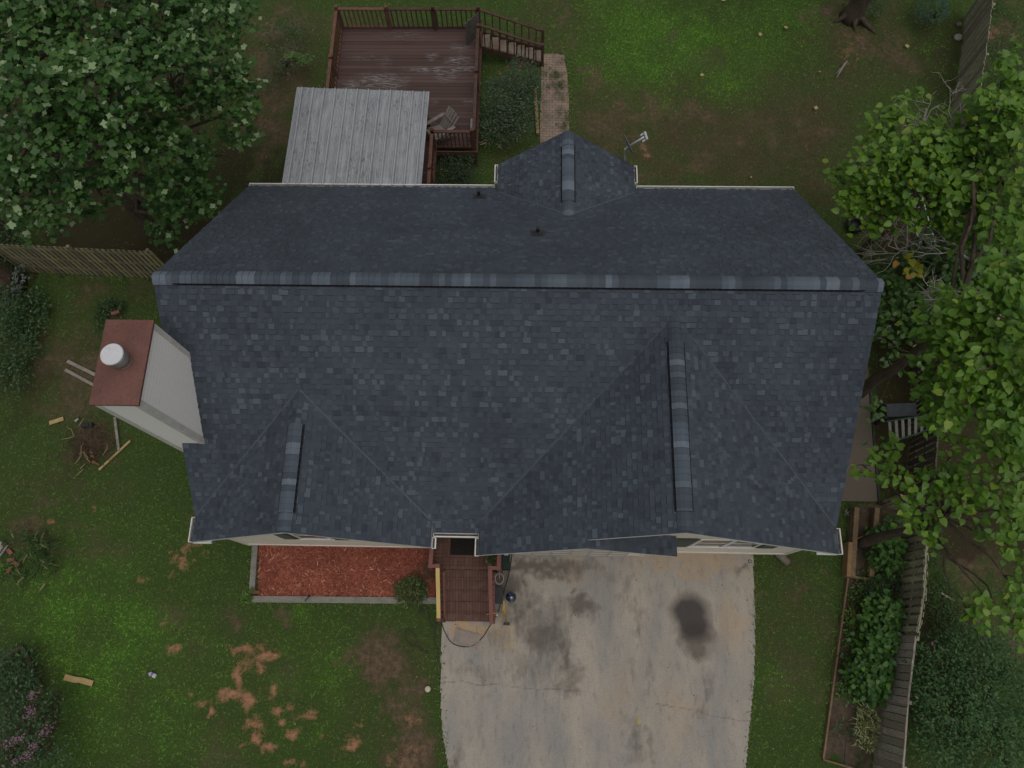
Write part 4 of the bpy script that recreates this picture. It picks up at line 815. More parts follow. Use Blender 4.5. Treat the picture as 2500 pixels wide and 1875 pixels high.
blC = [blob(2110, 1135, 4.0, 30, 10, .12, 1.6), blob(2160, 1130, 4.2, 34, 20, .2, 1.1), blob(2230, 1180, 4.8, 50, 34, .4), blob(2290, 1210, 5.0, 60, 40, .5), blob(2370, 1200, 5.4, 60, 44, .5), blob(2440, 1240, 5.6, 60, 50, .5, .9), blob(2230, 1270, 4.4, 46, 34, .4, .9), blob(2265, 1330, 4.0, 18, 60, .3, .8), blob(2480, 1330, 5.6, 50, 50, .5, .7), blob(2400, 1300, 5.0, 50, 30, .4, .5), blob(2370, 1500, 4.4, 40, 22, .2, .8), blob(2430, 1480, 4.6, 50, 34, .3, .8), blob(2480, 1520, 4.8, 26, 44, .3, .8), blob(2480, 1150, 6.4, 40, 50, .5, .9), blob(2180, 1090, 4.0, 24, 20, .2, .5), blob(2320, 1120, 5.0, 30, 20, .3, .5), blob(2485, 1430, 5.0, 26, 40, .3, .6)]; bC = under(blC)
tree('heart_leaved_tree', 'open tree with round drooping leaves on long sprays above the right hand fence', 'tree', bC, (bC.x, bC.y+.1, 5.0), .13, blC, HEART, L_RED, (.11, .22), 16, 7, .22, visible_twigs=.35, twig_mat=M_BARK, sp=.5, group='heart leaved trees along the right side')
blD = [blob(2160, 720, 2.2, 50, 50, .5), blob(2220, 680, 2.0, 60, 50, .5), blob(2200, 770, 2.2, 60, 50, .5), blob(2300, 690, 2.3, 60, 60, .5, .8), blob(2150, 660, 1.6, 40, 40, .4, .8), blob(2270, 790, 2.4, 60, 60, .5), blob(2370, 620, 3, 90, 60, .6, .9), blob(2360, 700, 2.6, 80, 60, .6, .9), blob(2440, 640, 3, 60, 60, .5, .9), blob(2210, 850, 1.6, 60, 40, .4, .6), blob(2160, 810, 1.6, 20, 30, .3, .5), blob(2130, 1020, 1.2, 30, 60, .4, .25), blob(2240, 590, 2.6, 40, 26, .3, .6)]; bD = under(blD)
tree('young_sapling_thicket', 'low dark sapling thicket beside the right end of the house under the taller trees', 'bush', bD, (bD.x+.1, bD.y, 1.8), .05, blD, HEART, L_REDD, (.11, .19), 20, 7, .22, visible_twigs=.25, sp=.5)
# yellowing twig tip
yp = [Vector(at(2197+dx, 632+dy, 4.0)) for dx, dy in ((0, 0), (16, -6), (30, 6), (10, 24), (36, 22), (50, 12), (44, 36), (22, 44), (52, 48))]
ty = thing('sapling', 'small sapling with yellow and lime leaves standing by the ladder foot', 'sapling', at(2240, 700)); n = 16; P = np.array([tuple(random.choice(yp)+Vector((random.uniform(-.08, .08), random.uniform(-.08, .08), random.uniform(-.1, .1)))) for _ in range(n)])
leaf_obj('crown', HEART, P, rand_dirs(n, 1, .35), rng.normal(size=(n, 3)), rng.uniform(.15, .21, n), leaf_mat('yellow_leaves', (.20, .27, .03), (.42, .36, .03), (.45, .22, .03), .45, .4, .2, .3), ty); f = MB(); f.tube([at(2240, 700), yp[3], yp[0]], [.02, .014, .006], 6); f.build('trunk', M_BARK, ty, True)

# dead branches ------------------------------------------------------------
def twiggy(mb, p, d, L, r, depth):
    pts = [p]; dd = d.copy()
    for i in range(4):
        dd = (dd+Vector((random.gauss(0, .22), random.gauss(0, .22), random.gauss(0, .16)))).normalized(); pts.append(pts[-1]+dd*L/4)
    mb.tube(pts, [r, r*.85, r*.7, r*.55, r*.4], 5, cap=False)
    if depth:
        for k in range(random.choice((3, 4, 4))):
            i = random.choice((1, 2, 3, 4)); sd = Vector((random.gauss(0, 1), random.gauss(0, 1), random.gauss(0, .5))).normalized()
            twiggy(mb, pts[i], (dd*.7+sd*.75).normalized(), L*random.uniform(.45, .7), r*.55, depth-1)
M_DEAD = mat('dead_grey_wood', (.55, .50, .43), (.36, .32, .27), 8, .85, .2, fine=.3)
for px, py, z, qx, qy, qz, r, label in ((2230, 350, 4.8, 2195, 235, 5.2, .030, 'bare pale dead branch sticking up at the top of the leafy tree by the gate'), (2285, 365, 5.0, 2335, 235, 5.4, .026, 'bare forked dead branch reaching toward the wooden gate'),
                                (2400, 355, 5.6, 2290, 262, 5.6, .020, 'thin bare dead branch lying across the lower end of the gate'), (2380, 640, 3.4, 2110, 520, 3.4, .035, 'long bare grey dead limb crossing the foot of the ladder'),
                                (2440, 780, 6.6, 2300, 680, 6.6, .034, 'tangled bare dead limb right of the ridge end of the roof'), (2350, 760, 5.6, 2290, 700, 5.8, .028, 'small dead twiggy branch between roof end and bright tree'), (2345, 600, 4.0, 2150, 555, 3.8, .024, 'pale bare limb above the black tyre and ladder'), (2420, 705, 6.9, 2270, 770, 6.6, .022, 'bare twiggy limb over the leaves right of the white boxes'), (2270, 590, 2.6, 2130, 640, 2.4, .026, 'brown dead brush branch beside the black tyre')):
    f = MB(); p = at(px, py, z); q = at(qx, qy, qz); twiggy(f, p, (q-p).normalized(), (q-p).length*.72, r*1.2, 3); tag(f.build('dead_branch', M_DEAD, None, True), label, 'branch')

def plant(name, label, cat, base, blobs, tmpl, lm, ls, per, leaves, spread, up=1., sp=.55, stems=8, droop=.2, flowers=None, group=None, stem_m=None, hf=0.6):
    r_ = thing(name, label, cat, base, group); P, H, Cc = clusters(blobs, per, leaves, spread, droop=droop, flat=hf); k = P[:, 2] > .03; P, H = P[k], H[k]; n = len(P)
    if stems:
        f = MB()
        for c in Cc[rng.permutation(len(Cc))[:stems]]: f.tube(branch_pts(Vector(base)+Vector((random.uniform(-.06, .06), random.uniform(-.06, .06), 0)), Vector(c), 4, .12), [.014, .012, .009, .006, .003], 5, cap=False)
        f.build('stem', stem_m or M_BARK, r_, True)
    leaf_obj('foliage', tmpl, P, rand_dirs(n, up, sp), H, rng.uniform(*ls, n), lm, r_)
    if flowers:
        fm, pts, s_, cnt = flowers; Q = np.array([[*at(px, py, z)] for px, py, z in pts for _ in range(cnt)]); Q += rng.normal(size=Q.shape)*s_*.55
        leaf_obj('blossom', OVAL, Q, rand_dirs(len(Q), .6, .9), rng.normal(size=Q.shape), rng.uniform(.035, .06, len(Q))*(1 if s_ < .1 else 1.1), fm, r_)
    return r_
L_ROSE = leaf_mat('rose_leaves', (.024, .052, .020), (.070, .110, .055), (.18, .21, .15), .5, .35, .08, .15)
L_DK = leaf_mat('dark_shrub_leaves', (.014, .030, .014), (.035, .060, .030), (.09, .10, .08), .5, .3, .05, .1)
L_BOX = leaf_mat('olive_shrub_leaves', (.030, .060, .012), (.085, .115, .025), (.22, .24, .06), .45, .4, .10, .2)
L_HYD = leaf_mat('hydrangea_leaves', (.022, .080, .012), (.065, .160, .024), (.11, .21, .03), .45, .35, .08, .22)
L_IVY = leaf_mat('ivy_leaves', (.018, .052, .016), (.058, .115, .034), (.12, .18, .07), .4, .4, .06, .15)
L_GREY = leaf_mat('silver_leaves', (.10, .12, .11), (.22, .25, .24), None, .7, .2, 0, .1)
L_BLUE = leaf_mat('blue_green_leaves', (.030, .085, .055), (.080, .160, .110), None, .5, .3, 0, .1)
L_RB = leaf_mat('bush_leaves', (.032, .085, .024), (.080, .165, .050), (.12, .20, .06), .5, .3, .05, .2)
L_BL = leaf_mat('strap_leaves', (.030, .070, .018), (.070, .125, .03), (.26, .24, .09), .5, .3, .10, .2)
M_REDF = leaf_mat('red_petals', (.52, .045, .035), (.75, .10, .06), None, .6, .2, 0, .1); M_PINK = leaf_mat('mauve_petals', (.27, .13, .22), (.42, .24, .34), (.34, .22, .20), .7, .2, .2, .15); M_MAG = leaf_mat('magenta_petals', (.40, .07, .26), (.55, .14, .38), None, .7, .2, 0, .1)
plant('rose_bush', 'tall rose bush with red blooms between the deck and the brick path', 'bush', at(1245, 290), [blob(1270, 195, 1.4, 46, 46, .5), blob(1230, 240, 1.1, 56, 50, .5), blob(1262, 290, 1.0, 46, 50, .5), blob(1215, 310, .8, 40, 50, .4), blob(1285, 240, 1.0, 30, 40, .4)], OVAL, L_ROSE, (.05, .09), 85, 9, .15, stems=22,
      flowers=(M_REDF, [(1274, 153, 1.7), (1268, 162, 1.6), (1276, 158, 1.7), (1222, 180, 1.5), (1217, 218, 1.4), (1222, 220, 1.4), (1240, 163, 1.4), (1230, 190, 1.4), (1192, 250, 1.0), (1222, 282, 1.2), (1244, 297, 1.1), (1236, 293, 1.1), (1300, 180, 1.1)], .05, 9))
plant('shrub', 'dark shrub tucked between the deck and the house behind the gutter', 'bush', at(1115, 430), [blob(1100, 420, .7, 40, 34, .45), blob(1135, 410, .7, 34, 34, .4), blob(1110, 450, .5, 50, 30, .4)], OVAL, L_DK, (.05, .085), 55, 8, .14, stems=10, flowers=(M_REDF, [(1085, 418, .9)], .03, 3))
plant('young_shrub', 'loose feathery green shrub on bare soil left of the deck', 'bush', at(700, 160), [blob(680, 90, .6, 40, 40, .35, .8), blob(720, 130, .7, 36, 30, .35, .8), blob(665, 180, .5, 30, 40, .3, .7), blob(740, 90, .5, 34, 22, .3, .6), blob(710, 60, .5, 30, 20, .3, .6)], OVAL, L_IVY, (.06, .11), 34, 8, .18, stems=12, flowers=None)
plant('young_shrub', 'small lime green shoot with feathery leaves beside the left deck railing', 'bush', at(722, 150), [blob(716, 137, .9, 16, 7, .12, 1.5), blob(742, 148, .8, 14, 8, .12, 1.4)], OVAL, leaf_mat('lime_shoot', (.08, .18, .04), (.16, .30, .07)), (.06, .10), 90, 8, .10, stems=4)
plant('round_shrub', 'rounded olive green shrub at the right end of the red mulch bed', 'bush', at(1010, 1452), [blob(1003, 1445, .42, 34, 30, .32, 1.4), blob(1012, 1436, .55, 26, 24, .25, 1.2)], OVAL, L_BOX, (.05, .085), 190, 9, .10, stems=10)
# dry pruned brush in bed corner
f = MB(); c0 = at(1046, 1398)
for k in range(90):
    p = Vector((c0.x+random.gauss(0, .18), c0.y+random.gauss(0, .2), .12)); d = Vector((random.gauss(0, 1), random.gauss(0, 1), random.uniform(0, .5))).normalized(); f.tube([p, p+d*.12, p+d*.25+Vector((0, 0, random.uniform(-.02, .04)))], [.006, .005, .002], 4, cap=False)
tag(f.build('dry_brush', mat('dry_twigs', (.21, .165, .12), (.12, .09, .06), 9, .9, .1)), 'cut dry brush between the mulch and the porch steps', 'brush')
plant('hosta', 'small bright hosta at the outer corner of the mulch bed border', 'plant', at(605, 1457), [blob(604, 1456, .15, 16, 15, .12, 2.5)], BLADE, leaf_mat('hosta_leaves', (.05, .12, .015), (.12, .22, .03), (.30, .34, .12), .45, .4, .15, .2), (.12, .2), 70, 5, .05, stems=0)
# ground plants at left
plant('ivy', 'dark ivy mass below the thick trunk at the left edge', 'ivy', at(45, 800), [blob(30, 850, .4, 60, 60, .3), blob(60, 780, .4, 50, 50, .3), blob(20, 760, .6, 50, 60, .4), blob(80, 740, .3, 40, 30, .25), blob(30, 920, .3, 40, 40, .25), blob(10, 680, .5, 40, 60, .3, .6)], OVAL, L_IVY, (.07, .13), 38, 8, .2, stems=0)
plant('ivy', 'dark ivy and scrub behind the left end of the picket fence', 'ivy', at(20, 600), [blob(20, 610, .8, 40, 30, .4), blob(60, 640, .6, 24, 20, .3, .8), blob(10, 560, 1.0, 30, 40, .5)], OVAL, L_IVY, (.08, .14), 30, 8, .2, stems=0)
plant('lambs_ear', 'silvery leaved plant beside the thick trunk at the left edge', 'plant', at(62, 678), [blob(55, 668, .5, 20, 22, .2, .8), blob(40, 720, .5, 20, 20, .2, .7), blob(28, 745, .4, 20, 30, .2, .6)], OVAL, L_GREY, (.10, .17), 24, 7, .12, stems=4)
plant('daylily_clump', 'clump of long arching strap leaves beside the stacked stones at the left edge', 'plant', at(95, 1350), [blob(90, 1335, .25, 40, 34, .15), blob(110, 1370, .2, 26, 26, .12), blob(60, 1310, .2, 40, 22, .15, .7), blob(75, 1415, .15, 50, 16, .1, .7)], BLADE, L_BL, (.14, .34), 30, 6, .10, up=1., sp=.6, stems=0, droop=.1)
plant('garden_plant', 'bright green low plant among the bricks at the left edge', 'plant', at(8, 1395), [blob(8, 1393, .2, 14, 18, .1, 1.2)], OVAL, leaf_mat('bright_leaves', (.06, .15, .02), (.12, .24, .03)), (.06, .11), 90, 7, .08, stems=0)
plant('myrtle_shrub', 'flowering shrub with mauve pink blossom clusters in the lower left corner', 'shrub', at(30, 1870), [blob(30, 1700, 1.2, 60, 60, .4, .8), blob(60, 1770, 1.3, 60, 50, .4, .8), blob(20, 1850, 1.4, 80, 50, .4), blob(110, 1830, 1.2, 50, 40, .4, .8), blob(10, 1640, .8, 50, 60, .3, .7), blob(90, 1730, .9, 60, 50, .3, .7), blob(150, 1860, .8, 50, 30, .3, .7)], OVAL, L_IVY, (.07, .12), 42, 8, .18, stems=26,
      flowers=(M_PINK, [(71, 1741, 1.7), (75, 1733, 1.7), (68, 1750, 1.7), (81, 1704, 1.6), (80, 1695, 1.6), (53, 1802, 1.8), (40, 1806, 1.8), (77, 1826, 1.8), (85, 1820, 1.8), (61, 1851, 1.8), (66, 1840, 1.8), (72, 1846, 1.8), (16, 1818, 1.8), (24, 1812, 1.8), (110, 1786, 1.6), (118, 1778, 1.6), (105, 1793, 1.6), (40, 1856, 1.8)], .10, 22))
plant('garden_plant', 'bed of low green leaves inside the log edging at lower left', 'plant', at(50, 1630), [blob(40, 1640, .3, 50, 50, .2), blob(20, 1690, .3, 40, 50, .2, .9), blob(60, 1670, .3, 40, 30, .2, .8)], OVAL, L_IVY, (.07, .12), 40, 8, .16, stems=0)
# right side bed
for k, (px, py, rx, ry, z, label) in enumerate(((2160, 1345, 34, 52, .75, 'leafy green hydrangea between the raised timber bed and the fence'), (2150, 1500, 48, 44, .9, 'large hydrangea in the middle of the long side bed'), (2140, 1575, 46, 44, .9, 'hydrangea below the largest one, halfway along the side bed'), (2125, 1650, 52, 50, .9, 'broad hydrangea just above the striped hosta'))):
    plant('hydrangea', label, 'hydrangea', at(px+5, py+10), [blob(px, py, z*.6, rx, ry, .45, 1.0), blob(px+8, py-14, z*.8, rx*.7, ry*.6, .35, .8), blob(px-rx*.35, py+ry*.4, z*.45, rx*.6, ry*.5, .3, .8)], HEART, L_HYD, (.10, .16), 42, 8, .16, stems=10, group='hydrangeas in the side bed', sp=.45)
plant('azalea', 'dark fine leaved azalea squeezed between two hydrangeas', 'bush', at(2155, 1442), [blob(2155, 1440, .4, 46, 30, .3)], OVAL, L_DK, (.035, .06), 120, 9, .12, stems=8)
plant('garden_plant', 'yellow green low plant at the left of the largest hydrangea', 'plant', at(2082, 1515), [blob(2082, 1512, .25, 16, 26, .15, 1.2)], OVAL, leaf_mat('yellowish_leaves', (.06, .13, .012), (.14, .22, .025)), (.05, .09), 90, 8, .1, stems=0)
plant('variegated_hosta', 'striped cream and green hosta clump near the bottom of the side bed', 'plant', at(2118, 1770), [blob(2120, 1745, .3, 24, 26, .15, 1.5), blob(2116, 1785, .3, 26, 24, .15, 1.5), blob(2114, 1815, .25, 22, 12, .12, 1.3)], BLADE, leaf_mat('striped_leaves', (.060, .11, .02), (.26, .29, .10), (.45, .45, .24), .45, .4, .3, .2), (.11, .18), 85, 6, .06, stems=0, up=.8, sp=.7)
plant('garden_plant', 'wispy dark green plant left of the striped hosta', 'plant', at(2062, 1785), [blob(2062, 1780, .2, 26, 22, .12, .8), blob(2080, 1700, .25, 20, 24, .15, .8)], BLADE, L_IVY, (.1, .18), 50, 6, .1, stems=0)
plant('garden_plant', 'small strappy plant at the bottom corner of the side bed', 'plant', at(2102, 1858), [blob(2102, 1857, .12, 9, 9, .08, 2)], BLADE, L_BL, (.08, .14), 90, 6, .04, stems=0)
plant('flowering_bush', 'huge dark green bush dotted with magenta flowers in the lower right corner', 'bush', at(2400, 1720), [blob(2290, 1630, 1.2, 70, 60, .7), blob(2390, 1600, 1.6, 90, 60, .7), blob(2330, 1720, 1.8, 90, 70, .8), blob(2430, 1700, 1.8, 90, 80, .8), blob(2300, 1810, 1.3, 70, 70, .7), blob(2400, 1830, 1.6, 90, 70, .7), blob(2480, 1800, 1.4, 60, 90, .7), blob(2340, 1560, 1.0, 60, 30, .4, .8), blob(2250, 1690, .9, 36, 60, .4, .8)], OVAL, L_RB, (.07, .12), 60, 9, .2, stems=30, sp=.6,
      flowers=(M_MAG, [(2276, 1571, 1.6), (2304, 1591, 1.6), (2404, 1560, 1.6), (2378, 1660, 1.9), (2350, 1679, 1.9), (2398, 1692, 1.9), (2260, 1757, 1.6), (2238, 1699, 1.2), (2265, 1590, 1.5), (2212, 1700, 1.0)], .035, 7))
plant('ground_ivy', 'low clover patch on the far side of the fence below the drooping sprays', 'ground cover', at(2290, 1480), [blob(2295, 1450, .08, 36, 60, .08), blob(2310, 1510, .08, 40, 30, .08), blob(2280, 1330, .1, 30, 60, .08, .7)], OVAL, leaf_mat('clover', (.025, .075, .012), (.06, .13, .02)), (.04, .07), 110, 8, .14, stems=0)['kind'] = 'stuff'
plant('mophead_shrub', 'blue green needled shrub at the top edge beside the tall fence', 'shrub', at(2285, 40), [blob(2275, 20, .6, 40, 34, .35, 1.1), blob(2250, 40, .4, 22, 14, .2, .8)], BLADE, L_BLUE, (.10, .16), 60, 7, .08, stems=6, up=.6, sp=.8)
plant('garden_plant', 'dark green low plant beside the trunk at the top edge', 'plant', at(2130, 20), [blob(2130, 15, .3, 36, 20, .2)], OVAL, L_IVY, (.06, .1), 60, 7, .1, stems=0)
plant('weeds', 'grassy weeds growing through the brick path', 'weeds', at(1350, 200), [blob(1358, 195, .08, 16, 20, .08, .9), blob(1332, 170, .06, 14, 14, .06, .6), blob(1370, 220, .08, 12, 26, .06, .8), blob(1372, 290, .08, 12, 26, .06, .8), blob(1330, 215, .05, 8, 20, .05, .5), blob(1374, 140, .06, 8, 14, .05, .6)], BLADE, L_BOX, (.06, .12), 110, 6, .08, stems=0)['kind'] = 'stuff'
plant('garden_plant', 'small striped plant in the soil below the end of the side walk', 'plant', at(2085, 1236), [blob(2085, 1236, .12, 11, 9, .08, 1.5)], BLADE, L_BL, (.10, .16), 60, 6, .04, stems=0)
plant('silver_plant', 'little silver leaved plant at the house wall above the timber bed', 'plant', at(2063, 1254), [blob(2063, 1254, .12, 6, 6, .06, 2)], OVAL, L_GREY, (.05, .09), 120, 6, .04, stems=0)
plant('weeds', 'low weeds on the far side of the tall fence at upper right', 'weeds', at(2460, 100), [blob(2440, 60, .1, 50, 60, .1, .5), blob(2430, 160, .1, 30, 60, .1, .7), blob(2480, 160, .1, 30, 60, .1, .5)], OVAL, L_IVY, (.05, .1), 40, 7, .16, stems=0)['kind'] = 'stuff'

# ================================================================== FENCES
M_PICK = mat('mossy_fence_wood', (.36, .30, .19), (.25, .24, .11), 3.0, .85, .2, fine=.35, stretch=(1, 1, .3))
M_PICK2 = mat('mossy_olive_boards', (.40, .385, .25), (.27, .25, .18), 2.2, .85, .2, fine=.4, stretch=(1, 1, .3))
M_PICK3 = mat('brown_tight_boards', (.41, .36, .31), (.33, .29, .25), 2.5, .85, .2, fine=.3, stretch=(1, 1, .3))
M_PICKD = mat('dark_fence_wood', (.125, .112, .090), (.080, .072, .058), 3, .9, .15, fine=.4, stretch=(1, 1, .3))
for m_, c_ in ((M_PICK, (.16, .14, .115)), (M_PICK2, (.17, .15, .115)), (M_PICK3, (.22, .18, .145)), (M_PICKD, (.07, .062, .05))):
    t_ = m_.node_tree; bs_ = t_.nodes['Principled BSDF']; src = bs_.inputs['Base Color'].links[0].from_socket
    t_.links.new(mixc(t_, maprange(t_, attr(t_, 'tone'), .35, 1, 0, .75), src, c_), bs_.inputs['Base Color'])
def fence(name, label, base, h, pitch, bw, m_, capr=None, rails=(.3, .9, 1.5), posts=2.4, seed=1, side=1, double=False, jit=.02):
    """boards along the base polyline; rails and posts on one side"""
    R = random.Random(seed); r_ = thing(name, label, 'fence', (*base[0][:2], 0)); bd = MB(); pts = [Vector((p[0], p[1], 0)) for p in base]
    acc = 0
    for p, q in zip(pts[:-1], pts[1:]):
        d = q-p; L = d.length; d.normalize(); nn = Vector((-d.y, d.x, 0))*side; a_ = math.atan2(d.y, d.x); s_ = 0
        while s_ < L:
            c = p+d*(s_+bw/2); hh = h+R.uniform(-jit, jit); tilt = R.uniform(-.012, .012)
            R3 = Matrix.Rotation(a_, 3, 'Z')@Matrix.Rotation(tilt, 3, 'Y'); bd.box(c+nn*(-.02)+Vector((0, 0, hh/2+.02)), (bw*R.uniform(.93, 1.0), .018, hh-.04), rot=R3, tone=R.random())
            if double: bd.box(c+d*pitch*.5+nn*.065+Vector((0, 0, hh/2+.02)), (bw*.95, .018, hh-.06), rot=R3, tone=R.random())
            s_ += pitch
        for z in rails: rl = MB(); rl.beam(p+nn*.018+Vector((0, 0, z)), q+nn*.018+Vector((0, 0, z)), .04, .085); rl.build('rail', m_, r_)
        k = 0
        while k < L: f = MB(); c = p+d*min(k+.05, L)+nn*.07; f.box((c.x, c.y, h/2-.06), (.09, .09, h-.06), rz=a_); f.build('post', m_, r_); k += posts
    bd.build('boards', m_, r_)
    return r_
p0 = at(58, 663); p1 = at(432, 681)
fence('picket_fence', 'gappy mossy picket fence joining the left side of the house', [p0, p1], 1.86, .160, .100, M_PICK, rails=(.35, .95, 1.6), seed=3, side=1)
fence('picket_fence', 'dark weathered fence running back from the left end of the picket fence', [at(40, 655), at(30, 560)], 1.7, .16, .11, M_PICKD, seed=4, side=-1)
TOPL = [(2429, -60), (2426, 0), (2410, 122), (2385, 285)]
def basel(tops, h): return [Vector((*at(px, py, h)[:2], 0)) for px, py in tops]
fence('board_fence', 'tall mossy board fence at the upper right beside the back lawn', basel(TOPL, 1.8), 1.8, .135, .128, M_PICK2, seed=5, side=1, jit=.035)
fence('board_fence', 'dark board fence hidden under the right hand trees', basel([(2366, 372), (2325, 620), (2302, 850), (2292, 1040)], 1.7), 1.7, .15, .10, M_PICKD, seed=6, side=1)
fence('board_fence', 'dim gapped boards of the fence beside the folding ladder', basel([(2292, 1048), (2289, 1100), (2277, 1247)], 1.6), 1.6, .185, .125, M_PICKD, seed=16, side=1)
fence('picket_fence', 'mossy gapped fence section behind the hydrangeas on the right', basel([(2266, 1285), (2260, 1346), (2256, 1444), (2246, 1510), (2240, 1544)], 1.55), 1.55, .200, .135, M_PICK2, seed=7, side=1, jit=.03, double=True)
fence('board_fence', 'brown close boarded fence section at the bottom right', basel([(2238, 1552), (2219, 1709), (2207, 1871), (2200, 1960)], 1.6), 1.6, .185, .168, M_PICK3, rails=(1.5,), seed=8, side=1)
fence('board_fence', 'short mossy fence panel between the side walk and the right hand fence', [at(2150, 1232), at(2232, 1262)], 1.2, .14, .12, M_PICK2, seed=9, side=1, rails=(.3, 1.0))
g0 = at(2330, 226, 0); g1 = at(2325, 300, 0); gt = thing('fence_gate', 'dark wooden gate set into the tall fence at the upper right', 'gate', g0)
gp = basel([(2384, 290), (2368, 368)], 1.75); f = MB(); f.beam(gp[0]+Vector((0, 0, .9)), gp[1]+Vector((0, 0, .9)), .03, 1.5); f.build('boards', M_PICKD, gt); f = MB()
for a_, b_ in ((.18, .18), (1.62, 1.62)): f.beam(gp[0]+Vector((-.03, 0, a_)), gp[1]+Vector((-.03, 0, b_)), .03, .09)
for p in gp: f.bx((p.x-.07, p.y-.05, 0), (p.x+.03, p.y+.05, 1.75))
f.build('frame', M_DARK, gt)

# ================================================================== SMALL THINGS
M_LUM = mat('fresh_lumber', (.50, .36, .17), (.42, .29, .13), 5, .7, .2, fine=.2)
M_GLUM = mat('grey_lumber', (.34, .30, .26), (.25, .22, .19), 5, .8, .2, fine=.25)
M_OLD = mat('old_timber', (.25, .17, .095), (.15, .11, .07), 4, .85, .2, fine=.4)
M_GTIM = mat('grey_landscape_timber', (.27, .26, .22), (.20, .195, .165), 5, .85, .2, fine=.3)
M_STEEL = mat('dull_aluminium', (.40, .40, .39), (.30, .30, .29), 6, .45, .5, metal=.4)
M_GREY = mat('mid_grey_plastic', (.30, .31, .31), (.24, .25, .25), 6, .6, .3)
def lumber(name, label, p, q, w_, h_, m_, cat='board', z=.03, group=None):
    p = Vector(p); q = Vector(q); f = MB(); f.beam((p.x, p.y, p.z+z+h_/2), (q.x, q.y, q.z+z+h_/2), w_, h_); return tag(f.build(name, m_, None), label, cat, group)
lumber('plank', 'weathered plank on the grass by the chimney, the one farther from the brush pile', at(167, 883), at(270, 934), .10, .04, M_GLUM, 'plank')
lumber('plank', 'weathered plank on the grass by the chimney, the one nearer the brush pile', at(162, 904), at(262, 958), .09, .04, M_GLUM, 'plank')
lumber('plank', 'narrow grey plank touching the yellow one beside the brush pile', at(283, 1020), at(293, 1102), .075, .04, M_GLUM, 'plank', .04)
lumber('plank', 'long yellow plank lying at the lower right of the brush pile', at(320, 1077), at(244, 1148), .06, .035, M_LUM, 'plank')
lumber('board', 'short yellow board at the upper left of the brush pile', at(123, 1034), at(157, 1023), .12, .03, M_LUM)
f = MB(); p = at(161, 1654); q = at(230, 1668); d = (q-p).normalized(); s_ = Vector((-d.y, d.x, 0)); P_ = [p+s_*.09, p+d*.3+s_*.075, p+d*.5+s_*.09, q+s_*.07, q-s_*.075, p+d*.42-s_*.05, p+d*.3-s_*.075, p-s_*.06]
f.prism([(v.x, v.y) for v in P_][::-1], .06, .085); tag(f.build('board', M_LUM), 'broken yellow board lying alone on the front lawn at lower left', 'board')
# brush pile (uncountable twigs)
f = MB(); c0 = at(222, 1085)
for k in range(900):
    a_ = random.uniform(0, 6.28); r_ = abs(random.gauss(0, .42)); p = c0+Vector((math.cos(a_)*r_*1.05, math.sin(a_)*r_*.95, random.uniform(.02, .14))); d = Vector((random.gauss(.5, 1), random.gauss(-.3, 1), random.gauss(0, .12))).normalized(); L = random.uniform(.12, .42)
    f.tube([p, p+d*L*.5+Vector((0, 0, .02)), p+d*L], [.006, .005, .003], 3, tone=random.random(), cap=False)
tag(f.build('brush_pile', mat('brown_twigs', (.085, .060, .040), (.16, .12, .08), 11, .9, .1)), 'pile of brown cut twigs and roots on the lawn below the chimney', 'brush pile', kind='stuff')
f = MB()
for pts in (((157, 1076), (175, 1073), (188, 1068)), ((188, 1068), (182, 1052), (172, 1048)), ((190, 1136), (201, 1122), (208, 1110)), ((201, 1113), (210, 1105), (216, 1118), (228, 1132)), ((268, 1086), (269, 1098), (258, 1114)), ((203, 1148), (214, 1135)), ((193, 1164), (212, 1148)), ((200, 1044), (212, 1024)), ((205, 1110), (206, 1092), (212, 1086)), ((212, 1106), (222, 1120), (219, 1126))):
    f.tube([at(a_, b_)+Vector((0, 0, .16)) for a_, b_ in pts], .009, 5)
tag(f.build('dry_stalks', mat('straw_stalk', (.42, .33, .19), (.33, .25, .13)), None, True), 'pale bent stalks scattered on top of the brush pile', 'stalks')
f = MB(); d0 = at(200, 1028); f.tube([at(189, 1031)+Vector((0, 0, .12)), at(197, 1025)+Vector((0, 0, .12))], [.035, .035], 14); tag(f.build('drink_can', M_STEEL, None), 'crushed silver can at the top of the brush pile', 'can')
f = MB(); f.box((at(220, 1041).x, at(220, 1041).y, .14), (.30, .14, .10), rz=.1); f.box((at(218, 1043).x, at(218, 1043).y, .20), (.18, .07, .03), rz=.1); f.tube([at(208, 1045)+Vector((0, 0, .18)), at(220, 1051)+Vector((0, 0, .24)), at(231, 1045)+Vector((0, 0, .18))], .010, 6); tag(f.build('black_bag', M_DARK), 'black bag half buried in the top of the brush pile', 'bag')
f = MB(); 
for a_, b_, s_ in ((232, 1116, 1), (236, 1131, 1.3), (229, 1106, .8), (245, 1135, .9)): f.tube([at(a_, b_)+Vector((-.05*s_, .03, .13)), at(a_, b_)+Vector((0, 0, .17)), at(a_, b_)+Vector((.06*s_, -.03, .14))], [.02*s_, .045*s_, .02], 7)
tag(f.build('dead_leaves', mat('orange_dead_leaf', (.24, .115, .055), (.16, .08, .045))), 'curled orange brown leaves near the bottom of the brush pile', 'leaves')
